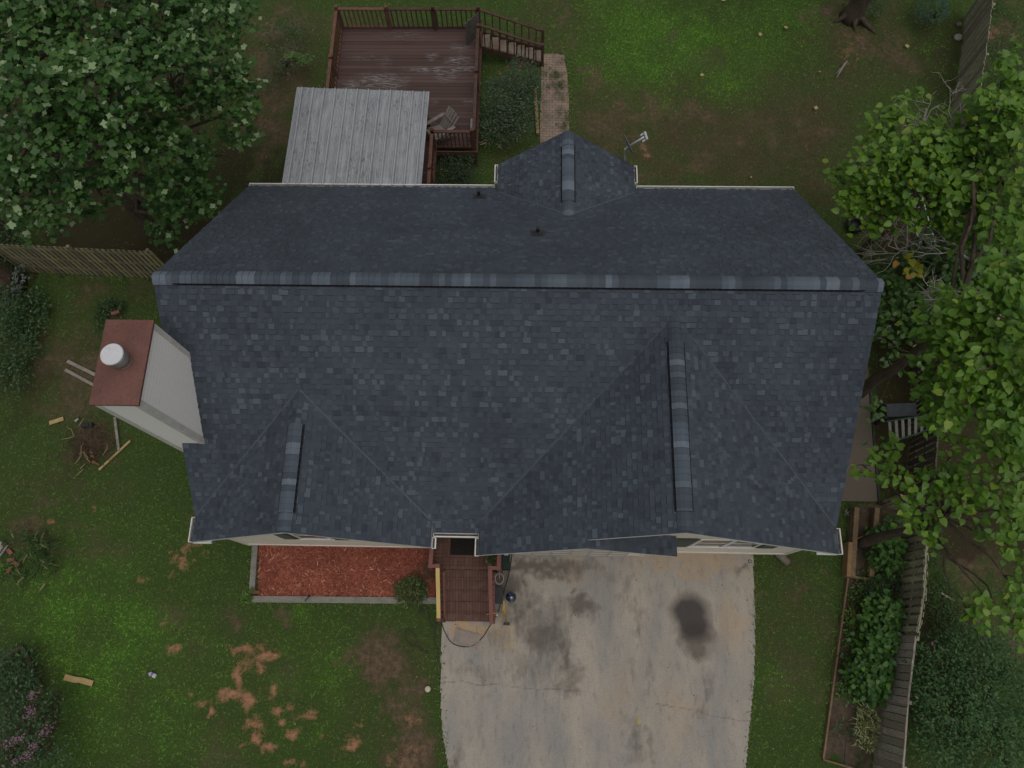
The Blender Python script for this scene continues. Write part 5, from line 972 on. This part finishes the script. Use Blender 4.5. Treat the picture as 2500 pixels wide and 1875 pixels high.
# bottle on the lawn
p = at(363, 1641)+Vector((0, 0, .075)); q = at(384, 1651)+Vector((0, 0, .075)); d = (q-p).normalized(); b_ = thing('bottle', 'small white and blue bottle lying on the front lawn', 'bottle', (p.x, p.y, .04))
f = MB(); f.tube([p+d*.05, p+d*.075, p+d*.10, q-d*.01, q], [.028, .040, .060, .060, .050], 16); f.build('body', mat('white_plastic', (.62, .64, .68), (.5, .52, .58), 20), b_, True)
f = MB(); f.tube([p, p+d*.05], [.034, .032], 12); f.build('cap', mat('blue_cap', (.06, .08, .22)), b_, True)
f = MB(); f.tube([p+d*.13, p+d*.19], [.0615, .0615], 16, cap=False); f.build('wrapper', mat('orange_band', (.30, .16, .10), (.20, .22, .35), 30), b_, True)
# lawn odds
f = MB(); c0 = at(1045, 1682); f.lathe((c0.x, c0.y, .03), [(.075, 0), (.08, .04), (.06, .06), (.015, .07)], 10); tag(f.build('drain_cap', mat('ivory_plastic', (.62, .58, .42), (.5, .46, .34))), 'small ivory drain cap in the grass left of the driveway', 'cap')
f = MB(); c0 = at(1559, 1760); f.prism([(c0.x+.055*math.cos(t_)*(1.4 if 1 < t_ < 2.3 else 1), c0.y+.10*math.sin(t_)) for t_ in [k*.63 for k in range(10)]], .036, .040); tag(f.build('fallen_leaf', mat('yellow_leaf', (.50, .40, .17))), 'single yellow leaf lying on the lower driveway', 'leaf')
for k, (px, py, lab) in enumerate(((1769, 6, 'yellow leaf at the very top edge of the back lawn'), (1913, 70, 'yellow leaf on the lush right part of the back lawn'), (1851, 86, 'yellow leaf on the lawn, left of the one with two lobes'), (1710, 190, 'pale leaf in the middle of the back lawn'), (2208, 115, 'yellow leaf near the rocks by the tall fence'), (1993, 266, 'yellow upright leaf on the brown lawn near the right trees'), (2001, 180, 'tiny pale leaf beside the exposed root'), (1833, 438, 'small pale leaf above the right back gutter'))):
    c0 = at(px, py); n = 6; P = np.array([[c0.x, c0.y, .10]]); o = leaf_obj('fallen_leaf', TULIP, P, rand_dirs(1, 2, .3), rng.normal(size=(1, 3)), np.array([.13 if k != 6 and k != 7 else .07]), mat('yellow_leaf', (.50, .36, .12))); tag(o, lab, 'leaf')
f = MB(); f.tube([at(2042, 190), at(2050, 176)+Vector((0, 0, .05)), at(2060, 160)+Vector((0, 0, .06)), at(2069, 149)], [.02, .04, .05, .03], 7); f.tube([at(2040, 182), at(2048, 172)+Vector((0, 0, .04)), at(2058, 164)+Vector((0, 0, .05))], [.012, .022, .03], 6); tag(f.build('exposed_root', M_PALEBARK, None, True), 'pale exposed root breaking through the lawn left of the tall fence', 'root')
for px, py, s_, lab in ((2337, 94, .13, 'pale round rock against the foot of the tall fence'), (2340, 62, .10, 'brown rock above the pale one at the tall fence')):
    f = MB(); c0 = at(px, py); f.lathe((c0.x, c0.y, 0), [(s_, 0), (s_*1.1, s_*.5), (s_*.8, s_*.9), (s_*.3, s_*1.05)], 9); tag(f.build('rock', mat('pale_rock' if s_ > .12 else 'brown_rock', (.33, .31, .26) if s_ > .12 else (.17, .14, .11))), lab, 'rock')
# left edge stones
f = MB(); c0 = at(3, 1342); f.prism([(c0.x+x, c0.y+y) for x, y in ((-.35, -.18), (.10, -.14), (.17, .05), (.12, .2), (-.1, .24), (-.35, .1))], .02, .22); tag(f.build('paving_stone', mat('beige_stone', (.36, .32, .25), (.30, .27, .21))), 'flat beige stone cut off by the left edge', 'stone')
for px, py, a_, lab in ((28, 1347, -.7, 'red brick just right of the beige stone'), (31, 1368, .2, 'red brick in the middle of the small stack at the left edge'), (27, 1392, 1.2, 'red brick standing lowest in the small stack at the left edge'), (44, 1377, -.4, 'dusty brown brick at the right of the small stack at the left edge')):
    f = MB(); c0 = at(px, py); f.box((c0.x, c0.y, .07), (.20, .10, .07), rz=a_); tag(f.build('brick', mat('clay_brick', (.27, .12, .08), (.20, .10, .07))), lab, 'brick', 'bricks stacked at the left edge')
lumber('metal_bar', 'thin grey bar leaning over the beige stone and bricks', at(10, 1364)+Vector((0, 0, .2)), at(32, 1334)+Vector((0, 0, .2)), .03, .02, M_GREY, 'bar')
for a_, b_, lab in (((59, 1578), (2, 1612), 'mossy log edging running to the left edge of the photo'), ((59, 1584), (84, 1640), 'mossy log edging running down from the corner of the log border'), ((84, 1640), (106, 1692), 'lower end of the mossy log border beside the pink blossoms')):
    f = MB(); p = at(*a_)+Vector((0, 0, .07)); q = at(*b_)+Vector((0, 0, .07)); f.tube([p, p.lerp(q, .5)+Vector((.01, .01, 0)), q], [.065, .07, .06], 10); tag(f.build('log_edging', mat('mossy_log', (.15, .13, .09), (.09, .095, .05), 5), None, True), lab, 'log')
# wire cage with brick beside chimney
wc = thing('wire_cage', 'flat wire rack overgrown with vine near the top of the chimney', 'rack', at(272, 755)); f = MB(); 
for k in range(9): f.tube([at(246+k*8, 738)+Vector((0, 0, .12)), at(250+k*8, 782)+Vector((0, 0, .12))], .006, 4)
for k in range(7): f.tube([at(244, 739+k*7)+Vector((0, 0, .13)), at(314, 741+k*7)+Vector((0, 0, .13))], .006, 4)
f.build('wire', M_DARK, wc)
f = MB(); c0 = at(289, 769); f.box((c0.x, c0.y, .17), (.24, .10, .06), rz=.35); tag(f.build('brick', mat('clay_brick', (.27, .12, .08))), 'broken red brick lying on the wire rack by the chimney', 'brick')
plant('vine', 'green vine growing through the wire rack by the chimney', 'vine', at(255, 765), [blob(255, 758, .15, 20, 26, .12, 1.2), blob(285, 745, .12, 22, 14, .1, .9), blob(246, 800, .12, 10, 26, .1, .9)], OVAL, L_IVY, (.05, .09), 90, 8, .08, stems=0)
# bed borders: grey timbers
lumber('bed_border', 'grey concrete kerb along the left end of the red mulch bed', at(627, 1322), at(618, 1450), .15, .14, M_GTIM, 'kerb', 0)
lumber('bed_border', 'long grey concrete kerb along the front of the red mulch bed', at(620, 1463), at(1066, 1467), .17, .14, M_GTIM, 'kerb', 0)
f = MB(); c0 = at(632, 1447); f.box((c0.x, c0.y, .18), (.20, .09, .06)); tag(f.build('brick', mat('clay_brick2', (.20, .085, .06))), 'dark red brick lying inside the corner of the mulch bed border', 'brick')
sl_ = thing('solar_light', 'small black garden light tipped over on the kerb of the mulch bed', 'garden light', at(748, 1463, .14)); f = MB(); p = at(744, 1468, .18); q = at(753, 1457, .2); f.tube([p, q], [.012, .012], 6); f.build('stake', M_DARK, sl_); f = MB(); f.tube([q, q+(q-p)*.35], [.035, .03], 10); f.build('lamp_head', M_DARK, sl_)
lumber('gravel_strip', 'thin wavy dark root line showing in the mulch', at(742, 1406)+Vector((0, 0, .05)), at(930, 1408)+Vector((0, 0, .05)), .02, .015, M_DARK, 'root') if False else None
# door mat, potted plant
f = MB(); a_ = at(1101, 1315, .91); b_ = at(1166, 1356, .91)
for k in range(24): y = a_.y+(b_.y-a_.y)*k/24; f.bx((a_.x, y, .902), (b_.x+.03, y+(b_.y-a_.y)/24*.9, .918))
tag(f.build('door_mat', mat('black_mat', (.022, .020, .018), (.035, .03, .026), 20, .95, .1)), 'black ribbed door mat on the brick porch floor', 'mat')
c0 = at(1198, 1365, 1.05); pt = thing('potted_plant', 'leafy green plant in a pale bowl at the porch corner', 'potted plant', (c0.x, c0.y, .90)); f = MB(); f.lathe((c0.x, c0.y, .905), [(.08, 0), (.135, .14), (.145, .15), (.125, .15), (.11, .10)], 20); f.build('pot', mat('pale_pot', (.40, .40, .34)), pt, True)
P, H, _ = clusters([((c0.x, c0.y, 1.12), (.11, .11, .10), 1.)], 400, 6, .04); leaf_obj('foliage', OVAL, P, rand_dirs(len(P), .8, .6), H, rng.uniform(.06, .11, len(P)), L_BOX, pt)
# things beside the steps
bn = thing('storage_bin', 'dark green bin under the eave right of the porch', 'bin', at(1235, 1370, 0)); a_ = at(1227, 1350, .7); b_ = at(1243, 1388, .7); f = MB(); f.prism([(a_.x, a_.y+.4), (a_.x, b_.y), (b_.x, b_.y), (b_.x, a_.y+.4)], 0, .66); f.build('body', mat('dark_green_plastic', (.018, .035, .028)), bn); f = MB(); f.prism([(a_.x-.015, a_.y+.4), (a_.x-.015, b_.y-.015), (b_.x+.015, b_.y-.015), (b_.x+.015, a_.y+.4)], .66, .70); f.build('lid', mat('dark_green_lid', (.025, .045, .036)), bn)
f = MB(); c0 = at(1236, 1352, .78); f.box((c0.x, c0.y, .755), (.11, .07, .11)); f.tube([(c0.x, c0.y, .81), (c0.x+.02, c0.y, .83)], .02, 8); tag(f.build('white_jug', mat('white_plastic', (.62, .64, .68))), 'small white container standing on the dark green bin', 'container')
bb = thing('black_tub', 'low black tub standing against the right side of the porch steps', 'tub', at(1215, 1455)); a_ = at(1206, 1434, .35); b_ = at(1226, 1472, .35); f = MB(); f.prism([(a_.x, a_.y), (a_.x, b_.y), (b_.x, b_.y), (b_.x, a_.y)], .03, .34); f.build('body', M_DARK, bb)
f = MB(); f.prism([(a_.x-.02, a_.y+.02), (a_.x-.02, b_.y-.02), (b_.x+.02, b_.y-.02), (b_.x+.02, a_.y+.02)], .34, .37); f.build('lid', M_DARK, bb)
ring = thing('hanging_basket_hoop', 'oval grey metal hoop with a hanging chain at the right of the porch rail', 'plant hanger', at(1219, 1413, 0)); c0 = at(1219, 1413, 1.25)
f = MB(); f.tube([c0+Vector((.11*math.cos(t_), .135*math.sin(t_), .0)) for t_ in [k*2*math.pi/28 for k in range(29)]], .013, 7); f.build('hoop', M_GREY, ring, True)
f = MB(); f.tube([c0+Vector((0, .0, -.0)), c0+Vector((0, .10, .0)), c0+Vector((0, .16, .10)), c0+Vector((.03, .20, .14))], .010, 6); f.build('chain', M_GREY, ring, True)
f = MB(); f.tube([(c0.x, c0.y, 0.03), (c0.x, c0.y, .6), (c0.x, c0.y, c0.z)], .010, 6); f.lathe((c0.x, c0.y, c0.z-.12), [(.05, 0), (.085, .05), (.10, .11)], 14); f.build('basket', mat('rusty_bowl', (.10, .060, .048)), ring)
c0 = at(1374, 0, 0); c0 = at(1248, 1458, .45); gb = thing('gazing_ball', 'glossy dark blue glass ball on a short stand at the driveway edge', 'garden ball', (c0.x, c0.y, .03)); f = MB()
f.lathe((c0.x, c0.y, .50), [(.142*math.sin(t_*math.pi/14)+.001, -.142*math.cos(t_*math.pi/14)) for t_ in range(15)], 28); mt, nt, b = new_mat('blue_glass', .08, .9)
gn = noise(nt, 9, 3, .6); nt.links.new(mixc(nt, maprange(nt, gn, .56, .62), (.003, .005, .012), (.03, .09, .25)), b.inputs['Base Color']); b.inputs['Coat Weight'].default_value = 1; f.build('ball', mt, gb, True)
f = MB(); f.lathe((c0.x, c0.y, .03), [(.11, 0), (.10, .03), (.04, .10), (.035, .25), (.08, .36)], 16); f.build('stand', M_DARK, gb, True)
# yellow stand
M_Y = mat('yellow_enamel', (.62, .37, .02), (.52, .30, .02), 8, .4, .5)
ys = thing('yellow_tool_stand', 'yellow metal tool with a black foot leaning by the lower end of the porch rail', 'tool', at(1236, 1523)); f = MB(); Z = lambda px, py, z: at(1000+px/5.53, 1260+py/5.53, z)
f.tube([Z(1268, 1145, 1.0), Z(1285, 1290, .6), Z(1308, 1440, .08)], [.016, .018, .018], 8); f.tube([Z(1272, 1200, .85), Z(1258, 1300, .7), Z(1296, 1350, .42)], .013, 8); f.build('frame', M_Y, ys, True)
f = MB(); f.tube([Z(1258, 1300, .70), Z(1140, 1312, 1.08), Z(1035, 1328, 1.10)], [.011, .009, .009], 8); f.build('handle', M_Y, ys, True)
f = MB(); c0 = Z(1310, 1455, .06); f.box((c0.x, c0.y, .06), (.17, .07, .06)); f.build('foot', M_DARK, ys)
f = MB(); c0 = at(1213.5, 1501, .06); f.lathe((c0.x, c0.y, .03), [(.03, 0), (.035, .04), (.02, .06)], 10); tag(f.build('paper_cup', mat('white_plastic', (.62, .64, .68))), 'small white cup on the concrete beside the porch rail', 'cup')
# hoses
M_HOSE = mat('black_hose', (.022, .022, .022), (.035, .034, .032), 6, .45, .5)
def hose(label, pts, r=.013, z=.05):
    P = [at(a_, b_)+Vector((0, 0, z+.01*math.sin(i))) for i, (a_, b_) in enumerate(pts)]; sm_ = []
    for i in range(len(P)-1):
        p0_, p1_, p2_, p3_ = P[max(i-1, 0)], P[i], P[i+1], P[min(i+2, len(P)-1)]
        for k in range(6): t_ = k/6; sm_.append(.5*((2*p1_)+(p2_-p0_)*t_+(2*p0_-5*p1_+4*p2_-p3_)*t_*t_+(3*p1_-p0_-3*p2_+p3_)*t_**3))
    sm_.append(P[-1]); f = MB(); f.tube(sm_, r, 7); tag(f.build('hose', M_HOSE, None, True), label, 'hose')
hose('black hose from the bin along the steps and across the tan concrete patch', [(1251, 1350), (1243, 1400), (1229, 1450), (1218, 1490), (1207, 1512), (1195, 1530), (1180, 1554), (1162, 1572), (1140, 1579), (1118, 1576), (1100, 1566), (1085, 1540), (1079, 1522), (1071, 1505)])
hose('black hose looped on the grass left of the porch steps', [(1045, 1478), (1028, 1483), (1024, 1500), (1036, 1490), (1044, 1486), (1047, 1500), (1051, 1520), (1060, 1530), (1068, 1518), (1064, 1545), (1063, 1570), (1070, 1590), (1066, 1610)], z=.07)
hose('black hose making a teardrop loop on the worn lawn', [(1031, 1588), (1020, 1570), (1012, 1550), (1002, 1538), (992, 1540), (989, 1552), (995, 1566), (1010, 1576), (1024, 1580), (1036, 1590), (1048, 1592)], r=.011, z=.07)
# concrete stepping slab and tan patch
f = MB(); cs = [at(1114, 1533), at(1175, 1550), at(1165, 1587), at(1106, 1567)]; f.prism([(v.x, v.y) for v in cs][::-1], .03, .065)
cc0 = sum(cs, Vector())/4; ins = [cc0+(v-cc0)*.80 for v in cs]; ins2 = [cc0+(v-cc0)*.72 for v in cs]
for i in range(4): f.beam((ins[i].x, ins[i].y, .068), (ins[(i+1) % 4].x, ins[(i+1) % 4].y, .068), .02, .010)
tag(f.build('stepping_slab', mat('pinkish_concrete', (.34, .285, .235), (.26, .225, .19), 8, .9, .2, fine=.3)), 'square patterned concrete slab lying askew at the foot of the porch steps', 'slab')
# log by the driveway
f = MB(); p = at(1888, 1345)+Vector((0, 0, .10)); q = at(1922, 1376)+Vector((0, 0, .10)); f.tube([p, p.lerp(q, .5), q], [.10, .10, .095], 14); tag(f.build('log', mat('cut_log', (.24, .20, .16), (.16, .135, .11), 6, .9, .1, fine=.4), None, False), 'short cut log on the grass under the right front eave', 'log')
f = MB(); c0 = at(1830, 1371); f.tube([c0+Vector((.045*math.cos(t_), .045*math.sin(t_), .05)) for t_ in [k*.9 for k in range(7)]], .008, 5); tag(f.build('metal_ring', M_DARK, None, True), 'little dark ring lying on the right edge of the driveway', 'ring')
# side bed timbers
for a_, b_, w_, h_, m_, lab in (((2082, 1243), (2071, 1409), .13, .30, M_OLD, 'left long side of the raised timber bed beside the house corner'), ((2131, 1243), (2117, 1410), .13, .30, M_OLD, 'right long side of the raised timber bed by the hydrangea'), ((2067, 1408), (2116, 1416), .06, .22, M_OLD, 'short timber closing the lower end of the raised bed'),
                              ((2064, 1327), (2059, 1410), .10, .36, mat('orange_timber', (.32, .20, .10), (.24, .15, .08), 4, .85, .2, fine=.3), 'orange brown timber stacked against the outside of the raised bed'), ((2066, 1412), (2040, 1600), .045, .14, M_OLD, 'upper half of the long thin timber edging the side bed'), ((2040, 1602), (2006, 1850), .045, .14, M_OLD, 'lower half of the long thin timber edging the side bed'),
                              ((2006, 1853), (2112, 1884), .045, .12, M_OLD, 'thin timber closing the bottom of the side bed'), ((2070, 1324), (2124, 1299), .035, .32, M_OLD, 'stick laid diagonally across the raised timber bed')):
    lumber('bed_timber', lab, at(*a_), at(*b_), w_, h_, m_, 'timber', 0)
lumber('soaker_hose', 'straight black pipe lying in the soil left of the striped hosta', at(2064, 1800), at(2060, 1868), .02, .02, M_DARK, 'pipe')
lumber('wall_timber', 'dark thin edging board along the right side of the side walk', at(2120, 925), at(2145, 1232), .05, .07, M_DARK, 'edging', 0)
lumber('timber_scrap', 'red brown stick poking out of the hydrangea bed', at(2066, 1568), at(2075, 1588), .03, .03, mat('clay_brick2', (.20, .085, .06)), 'stick')
lumber('fallen_branch', 'grey stick on the bare soil beyond the right hand fence', at(2294, 1448), at(2326, 1467), .05, .05, M_GLUM, 'stick')
# brick path edging
lumber('path_edging', 'tan timber along the left side of the brick path, the lower length', at(1306, 222), at(1313, 330), .10, .12, mat('tan_timber', (.38, .26, .14), (.28, .19, .10)), 'timber', 0)
lumber('wood_scrap', 'upper of two thin wood strips on the grass right of the deck corner', at(1169, 352), at(1190, 344), .03, .03, M_GLUM, 'stick')
lumber('wood_scrap', 'lower of two thin wood strips on the grass right of the deck corner', at(1172, 356), at(1188, 350), .03, .03, M_LUM, 'stick')
# ladders and junk under the trees
def ladder(name, label, a0_, a1_, b0_, b1_, n, m_, tread=.03, mr=None):
    r_ = thing(name, label, 'ladder', (a1_.x, a1_.y, 0))
    for p, q in ((a0_, a1_), (b0_, b1_)): f = MB(); f.beam(p, q, .035, .07); f.build('side_rail', m_, r_)
    for k in range(n): t_ = (k+.5)/n; f = MB(); f.beam(a0_.lerp(a1_, t_), b0_.lerp(b1_, t_), tread, .03); f.build('rung', mr or M_STEEL, r_)
ladder('ladder', 'pale aluminium ladder lying under the branches behind the roof end', at(2205, 465, 2.3), at(2250, 615, 1.9), at(2245, 465, 2.3), at(2288, 615, 1.9), 9, M_STEEL)
f = MB(); f.beam(at(2215, 540, 2.0), at(2214, 615, 1.7), .035, .05); tag(f.build('metal_pole', M_GREY), 'single grey pole lying left of the aluminium ladder', 'pole')
M_WOODR = mat('grey_treads', (.20, .19, .17))
ladder('step_ladder', 'wide step ladder with green side rails beside the end of the house', at(2163, 1030, 1.2), at(2276, 1012, 1.3), at(2168, 1082, 1.2), at(2272, 1048, 1.3), 7, mat('green_fibreglass', (.03, .075, .055)), .075, M_WOODR)
f = MB(); c0 = at(2200, 1000, .9); cs = [at(2164, 986, .8), at(2236, 984, .8), at(2238, 1015, .8), at(2165, 1018, .8)]; f.prism([(v.x, v.y) for v in cs][::-1], .78, .81); tag(f.build('grey_panel', mat('slate_panel', (.060, .068, .078))), 'dark slate grey panel above the step ladder', 'panel')
f = MB()
for k, v in enumerate(cs): f.bx((v.x-.03, v.y-.03, .0), (v.x+.03, v.y+.03, .77))
f.build('leg', M_DARK, bpy.data.objects['grey_panel']); bpy.data.objects['grey_panel'].name = 'outdoor_table'; bpy.data.objects['outdoor_table']['label'] = 'small table with a slate grey top beside the step ladder'; bpy.data.objects['outdoor_table']['category'] = 'table'
ty_ = at(2084, 553); f = MB(); f.lathe((ty_.x, ty_.y, .03), [(.17, 0), (.25, .02), (.29, .10), (.25, .18), (.17, .20), (.155, .15), (.155, .05)], 26); tag(f.build('tyre', M_DARK, None, True), 'black tyre on the grass by the back right corner of the house', 'tyre')
for px, py, sx_, sy_, lab in ((2169, 803, .19, .24, 'larger white box half hidden by leaves at the right wall of the house'), (2143, 815, .10, .11, 'smaller white box next to the larger one at the right wall')):
    c0 = at(px, py, .8); bq = thing('utility_box', lab, 'utility box', (c0.x, c0.y, 0)); f = MB(); f.bx((c0.x-sx_/2, c0.y-sy_/2, .3), (c0.x+sx_/2, c0.y+sy_/2, .8)); f.build('body', mat('white_box_paint', (.62, .64, .64), (.5, .52, .52), 12), bq); f = MB(); f.tube([(c0.x, c0.y, 0), (c0.x, c0.y, .3)], .03, 8); f.build('stem', M_GREY, bq)
    f = MB(); f.bx((c0.x-sx_*.4, c0.y-sy_*.55, .40), (c0.x+sx_*.4, c0.y-sy_*.5, .72)); f.build('cover', M_GREY, bq)
# deck furniture
ac = thing('adirondack_chair', 'grey brown slatted deck chair at the corner of the metal patio cover', 'chair', at(1070, 320, DZ)); M_AD = mat('grey_chair_wood', (.25, .225, .195), (.19, .17, .15), 6, .8, .2, fine=.3)
org = at(1072, 322, DZ+.3); org.z = DZ; Rz = Matrix.Rotation(math.radians(128), 3, 'Z'); W3 = lambda x, y, z: org+Rz@Vector((x, y, z))
def cb(name, p, q, w_, h_): f = MB(); f.beam(W3(*p), W3(*q), w_, h_); f.build(name, M_AD, ac)
for k in range(5): cb('seat', (-.25, .28-k*.11, .37-k*.03), (.25, .28-k*.11, .37-k*.03), .095, .02)
for k in range(5): cb('backrest', (-.2+k*.1, -.2, .26), (-.24+k*.12, -.64, .84-abs(k-2)*.03), .085, .02)
cb('backrest', (-.25, -.40, .66), (.25, -.40, .66), .02, .06)
for s_ in (-1, 1): cb('arm', (s_*.32, .34, .56), (s_*.30, -.42, .54), .11, .025); cb('leg', (s_*.27, .32, 0), (s_*.27, .32, .55), .09, .03); cb('leg', (s_*.26, .25, .36), (s_*.26, -.45, .03), .03, .11)
pb = thing('planter_box', 'narrow grey plastic planter on the deck against the right railing', 'planter', at(1155, 310, DZ)); a_ = at(1150, 290, DZ+.3); b_ = at(1159, 334, DZ+.3); f = MB(); f.bx((a_.x, b_.y, DZ), (b_.x, a_.y, DZ+.27)); f.build('body', mat('pale_grey_plastic', (.30, .33, .35)), pb); f = MB(); f.bx((a_.x-.012, b_.y-.012, DZ+.272), (b_.x+.012, a_.y+.012, DZ+.30)); f.build('lid', mat('pale_grey_plastic', (.30, .33, .35)), pb)
# satellite dish
M_DISH = mat('dish_grey', (.50, .53, .57), (.42, .45, .48), 8, .5, .4)
sd = thing('satellite_dish', 'grey satellite dish seen edge on with its arm, beside the back gable roof', 'satellite dish', at(1524.6, 400, 3.6)); f = MB(); m0 = at(1524.6, 397, 2.95); m1_ = at(1526, 364, 3.70); m2 = at(1534, 357, 3.76)
f.tube([m0, m1_, m2], [.028, .028, .022], 10); f.tube([m0+Vector((0, 0, .1)), m0+Vector((0, -.2, -.05))], .028, 8); f.build('mast', M_DISH, sd)
e0 = at(1522, 331, 3.98); e1 = at(1551, 381, 3.55); dc = (e0+e1)/2; lnb = at(1573, 334, 4.05); vdir = Vector(tuple(CAM))-dc; ed = (e1-e0).normalized(); nrm = (lnb-dc).normalized(); nrm = (nrm-ed*nrm.dot(ed)).normalized(); vd = vdir.normalized(); nrm = (nrm-vd*nrm.dot(vd)*.98).normalized()
R_ = nrm.to_track_quat('Z', 'Y').to_matrix(); rd = (e1-e0).length/2; f = MB(); prof = [(rd*k/8+.001, .04*(k/8)**2-.02) for k in range(9)]+[(rd*k/8+.001, .04*(k/8)**2-.034) for k in range(8, -1, -1)]; f.lathe(dc, prof, 30, R=R_); f.build('dish', mat('dish_dark_rim', (.20, .21, .25)), sd, True)
f = MB(); f.tube([dc-nrm*.02, dc.lerp(lnb, .7), lnb], [.026, .028, .034], 10); f.build('arm', M_DISH, sd, True)
f = MB(); dd = (lnb-dc).normalized(); pr = dd.cross(Vector((0, 0, 1))).normalized(); f.beam(lnb-pr*.12+dd*.05, lnb+pr*.12+dd*.05, .06, .06); f.tube([lnb-pr*.10+dd*.0, lnb-pr*.10-dd*.08], .03, 8); f.tube([lnb+pr*.10, lnb+pr*.10-dd*.08], .03, 8); f.tube([lnb, lnb-dd*.10], .03, 8); f.build('receiver', mat('receiver_grey', (.62, .62, .60)), sd)

plant('ground_cover', 'low leafy weeds filling the side bed between the hydrangeas and the fence', 'ground cover', at(2160, 1560), [blob(2170, 1400, .2, 40, 60, .15, .8), blob(2120, 1450, .15, 30, 40, .12, .5), blob(2185, 1520, .3, 26, 60, .2, 1), blob(2175, 1600, .3, 30, 70, .2, 1), blob(2150, 1690, .25, 36, 40, .2, 1), blob(2085, 1590, .2, 22, 60, .15, .8), blob(2080, 1680, .2, 30, 34, .15, .8), blob(2190, 1300, .3, 26, 40, .2, .8), blob(2080, 1440, .1, 16, 30, .08, .5)], OVAL, leaf_mat('bed_weeds', (.045, .125, .02), (.11, .23, .04), None, .5, .3, 0, .2), (.06, .12), 75, 8, .15, stems=0)['kind'] = 'stuff'

# small debris --------------------------------------------------------------
n = 900; x = rng.uniform(-9, 19, n); y = rng.uniform(-11, 14, n); k = ~in_poly(x, y, [(-.3, -5.3), (15.7, -5.3), (15.7, 5.2), (-.3, 5.2)]) & ~in_poly(x, y, DRIVE) & ~in_poly(x, y, [(1.4, 4.8), (6.4, 4.8), (6.4, 12.5), (1.4, 12.5)]); x, y = x[k], y[k]; n = len(x)
tag(leaf_obj('leaf_debris', OVAL, np.stack([x, y, gz(x, y)+.06], 1), rand_dirs(n, 1.5, .4), rng.normal(size=(n, 3)), rng.uniform(.025, .07, n), leaf_mat('debris', (.16, .10, .05), (.34, .28, .16), (.10, .05, .03), .8, .2, .2, .05)), 'tiny dry leaves and bits scattered over the lawns', 'debris', kind='stuff')
n = 60; x = rng.uniform(6, 13.6, n); y = rng.uniform(-11, -5.2, n); k = in_poly(x, y, DRIVE); x, y = x[k], y[k]; n = len(x)
tag(leaf_obj('driveway_debris', OVAL, np.stack([x, y, x*0+.04], 1), rand_dirs(n, 3, .3), rng.normal(size=(n, 3)), rng.uniform(.02, .055, n), leaf_mat('dark_debris', (.03, .02, .015), (.10, .07, .04), None, .8, .2, 0, 0)), 'dark specks of debris on the driveway', 'debris', kind='stuff')
E_ = []
for a_, b_ in (((1079, 1560), (1077, 1720)), ((1077, 1720), (1084, 1810)), ((1084, 1810), (1098, 1885)), ((1839, 1345), (1844, 1500)), ((1844, 1500), (1842, 1650)), ((1842, 1650), (1822, 1870)), ((614, 1472), (1066, 1477)), ((612, 1330), (607, 1450)), ((2058, 1440), (2002, 1850)), ((60, 668), (420, 686)), ((1390, 150), (1394, 320)), ((1390, 150), (1392, 240))):
    p, q = at(*a_), at(*b_); m_ = int((q-p).length*70); t_ = rng.random(m_); E_.append(np.stack([p.x+(q.x-p.x)*t_, p.y+(q.y-p.y)*t_], 1)+rng.normal(size=(m_, 2))*.035*(1+1.5*fbm(t_*9, t_*0+3, 1, 8))[:, None])
E_ = np.concatenate(E_); n = len(E_); hd = np.stack([rng.normal(size=n), rng.normal(size=n), rng.uniform(.1, .7, n)], 1)
tag(leaf_obj('edge_grass', BL, np.stack([E_[:, 0], E_[:, 1], np.full(n, .02)], 1), rand_dirs(n, .6, .6), hd, rng.uniform(.06, .12, n), M_GR, attrs=dict(lush=np.full(n, .0), dry=np.full(n, .25))), 'longer uncut grass along the driveway, kerb and fence edges', 'grass', kind='stuff')
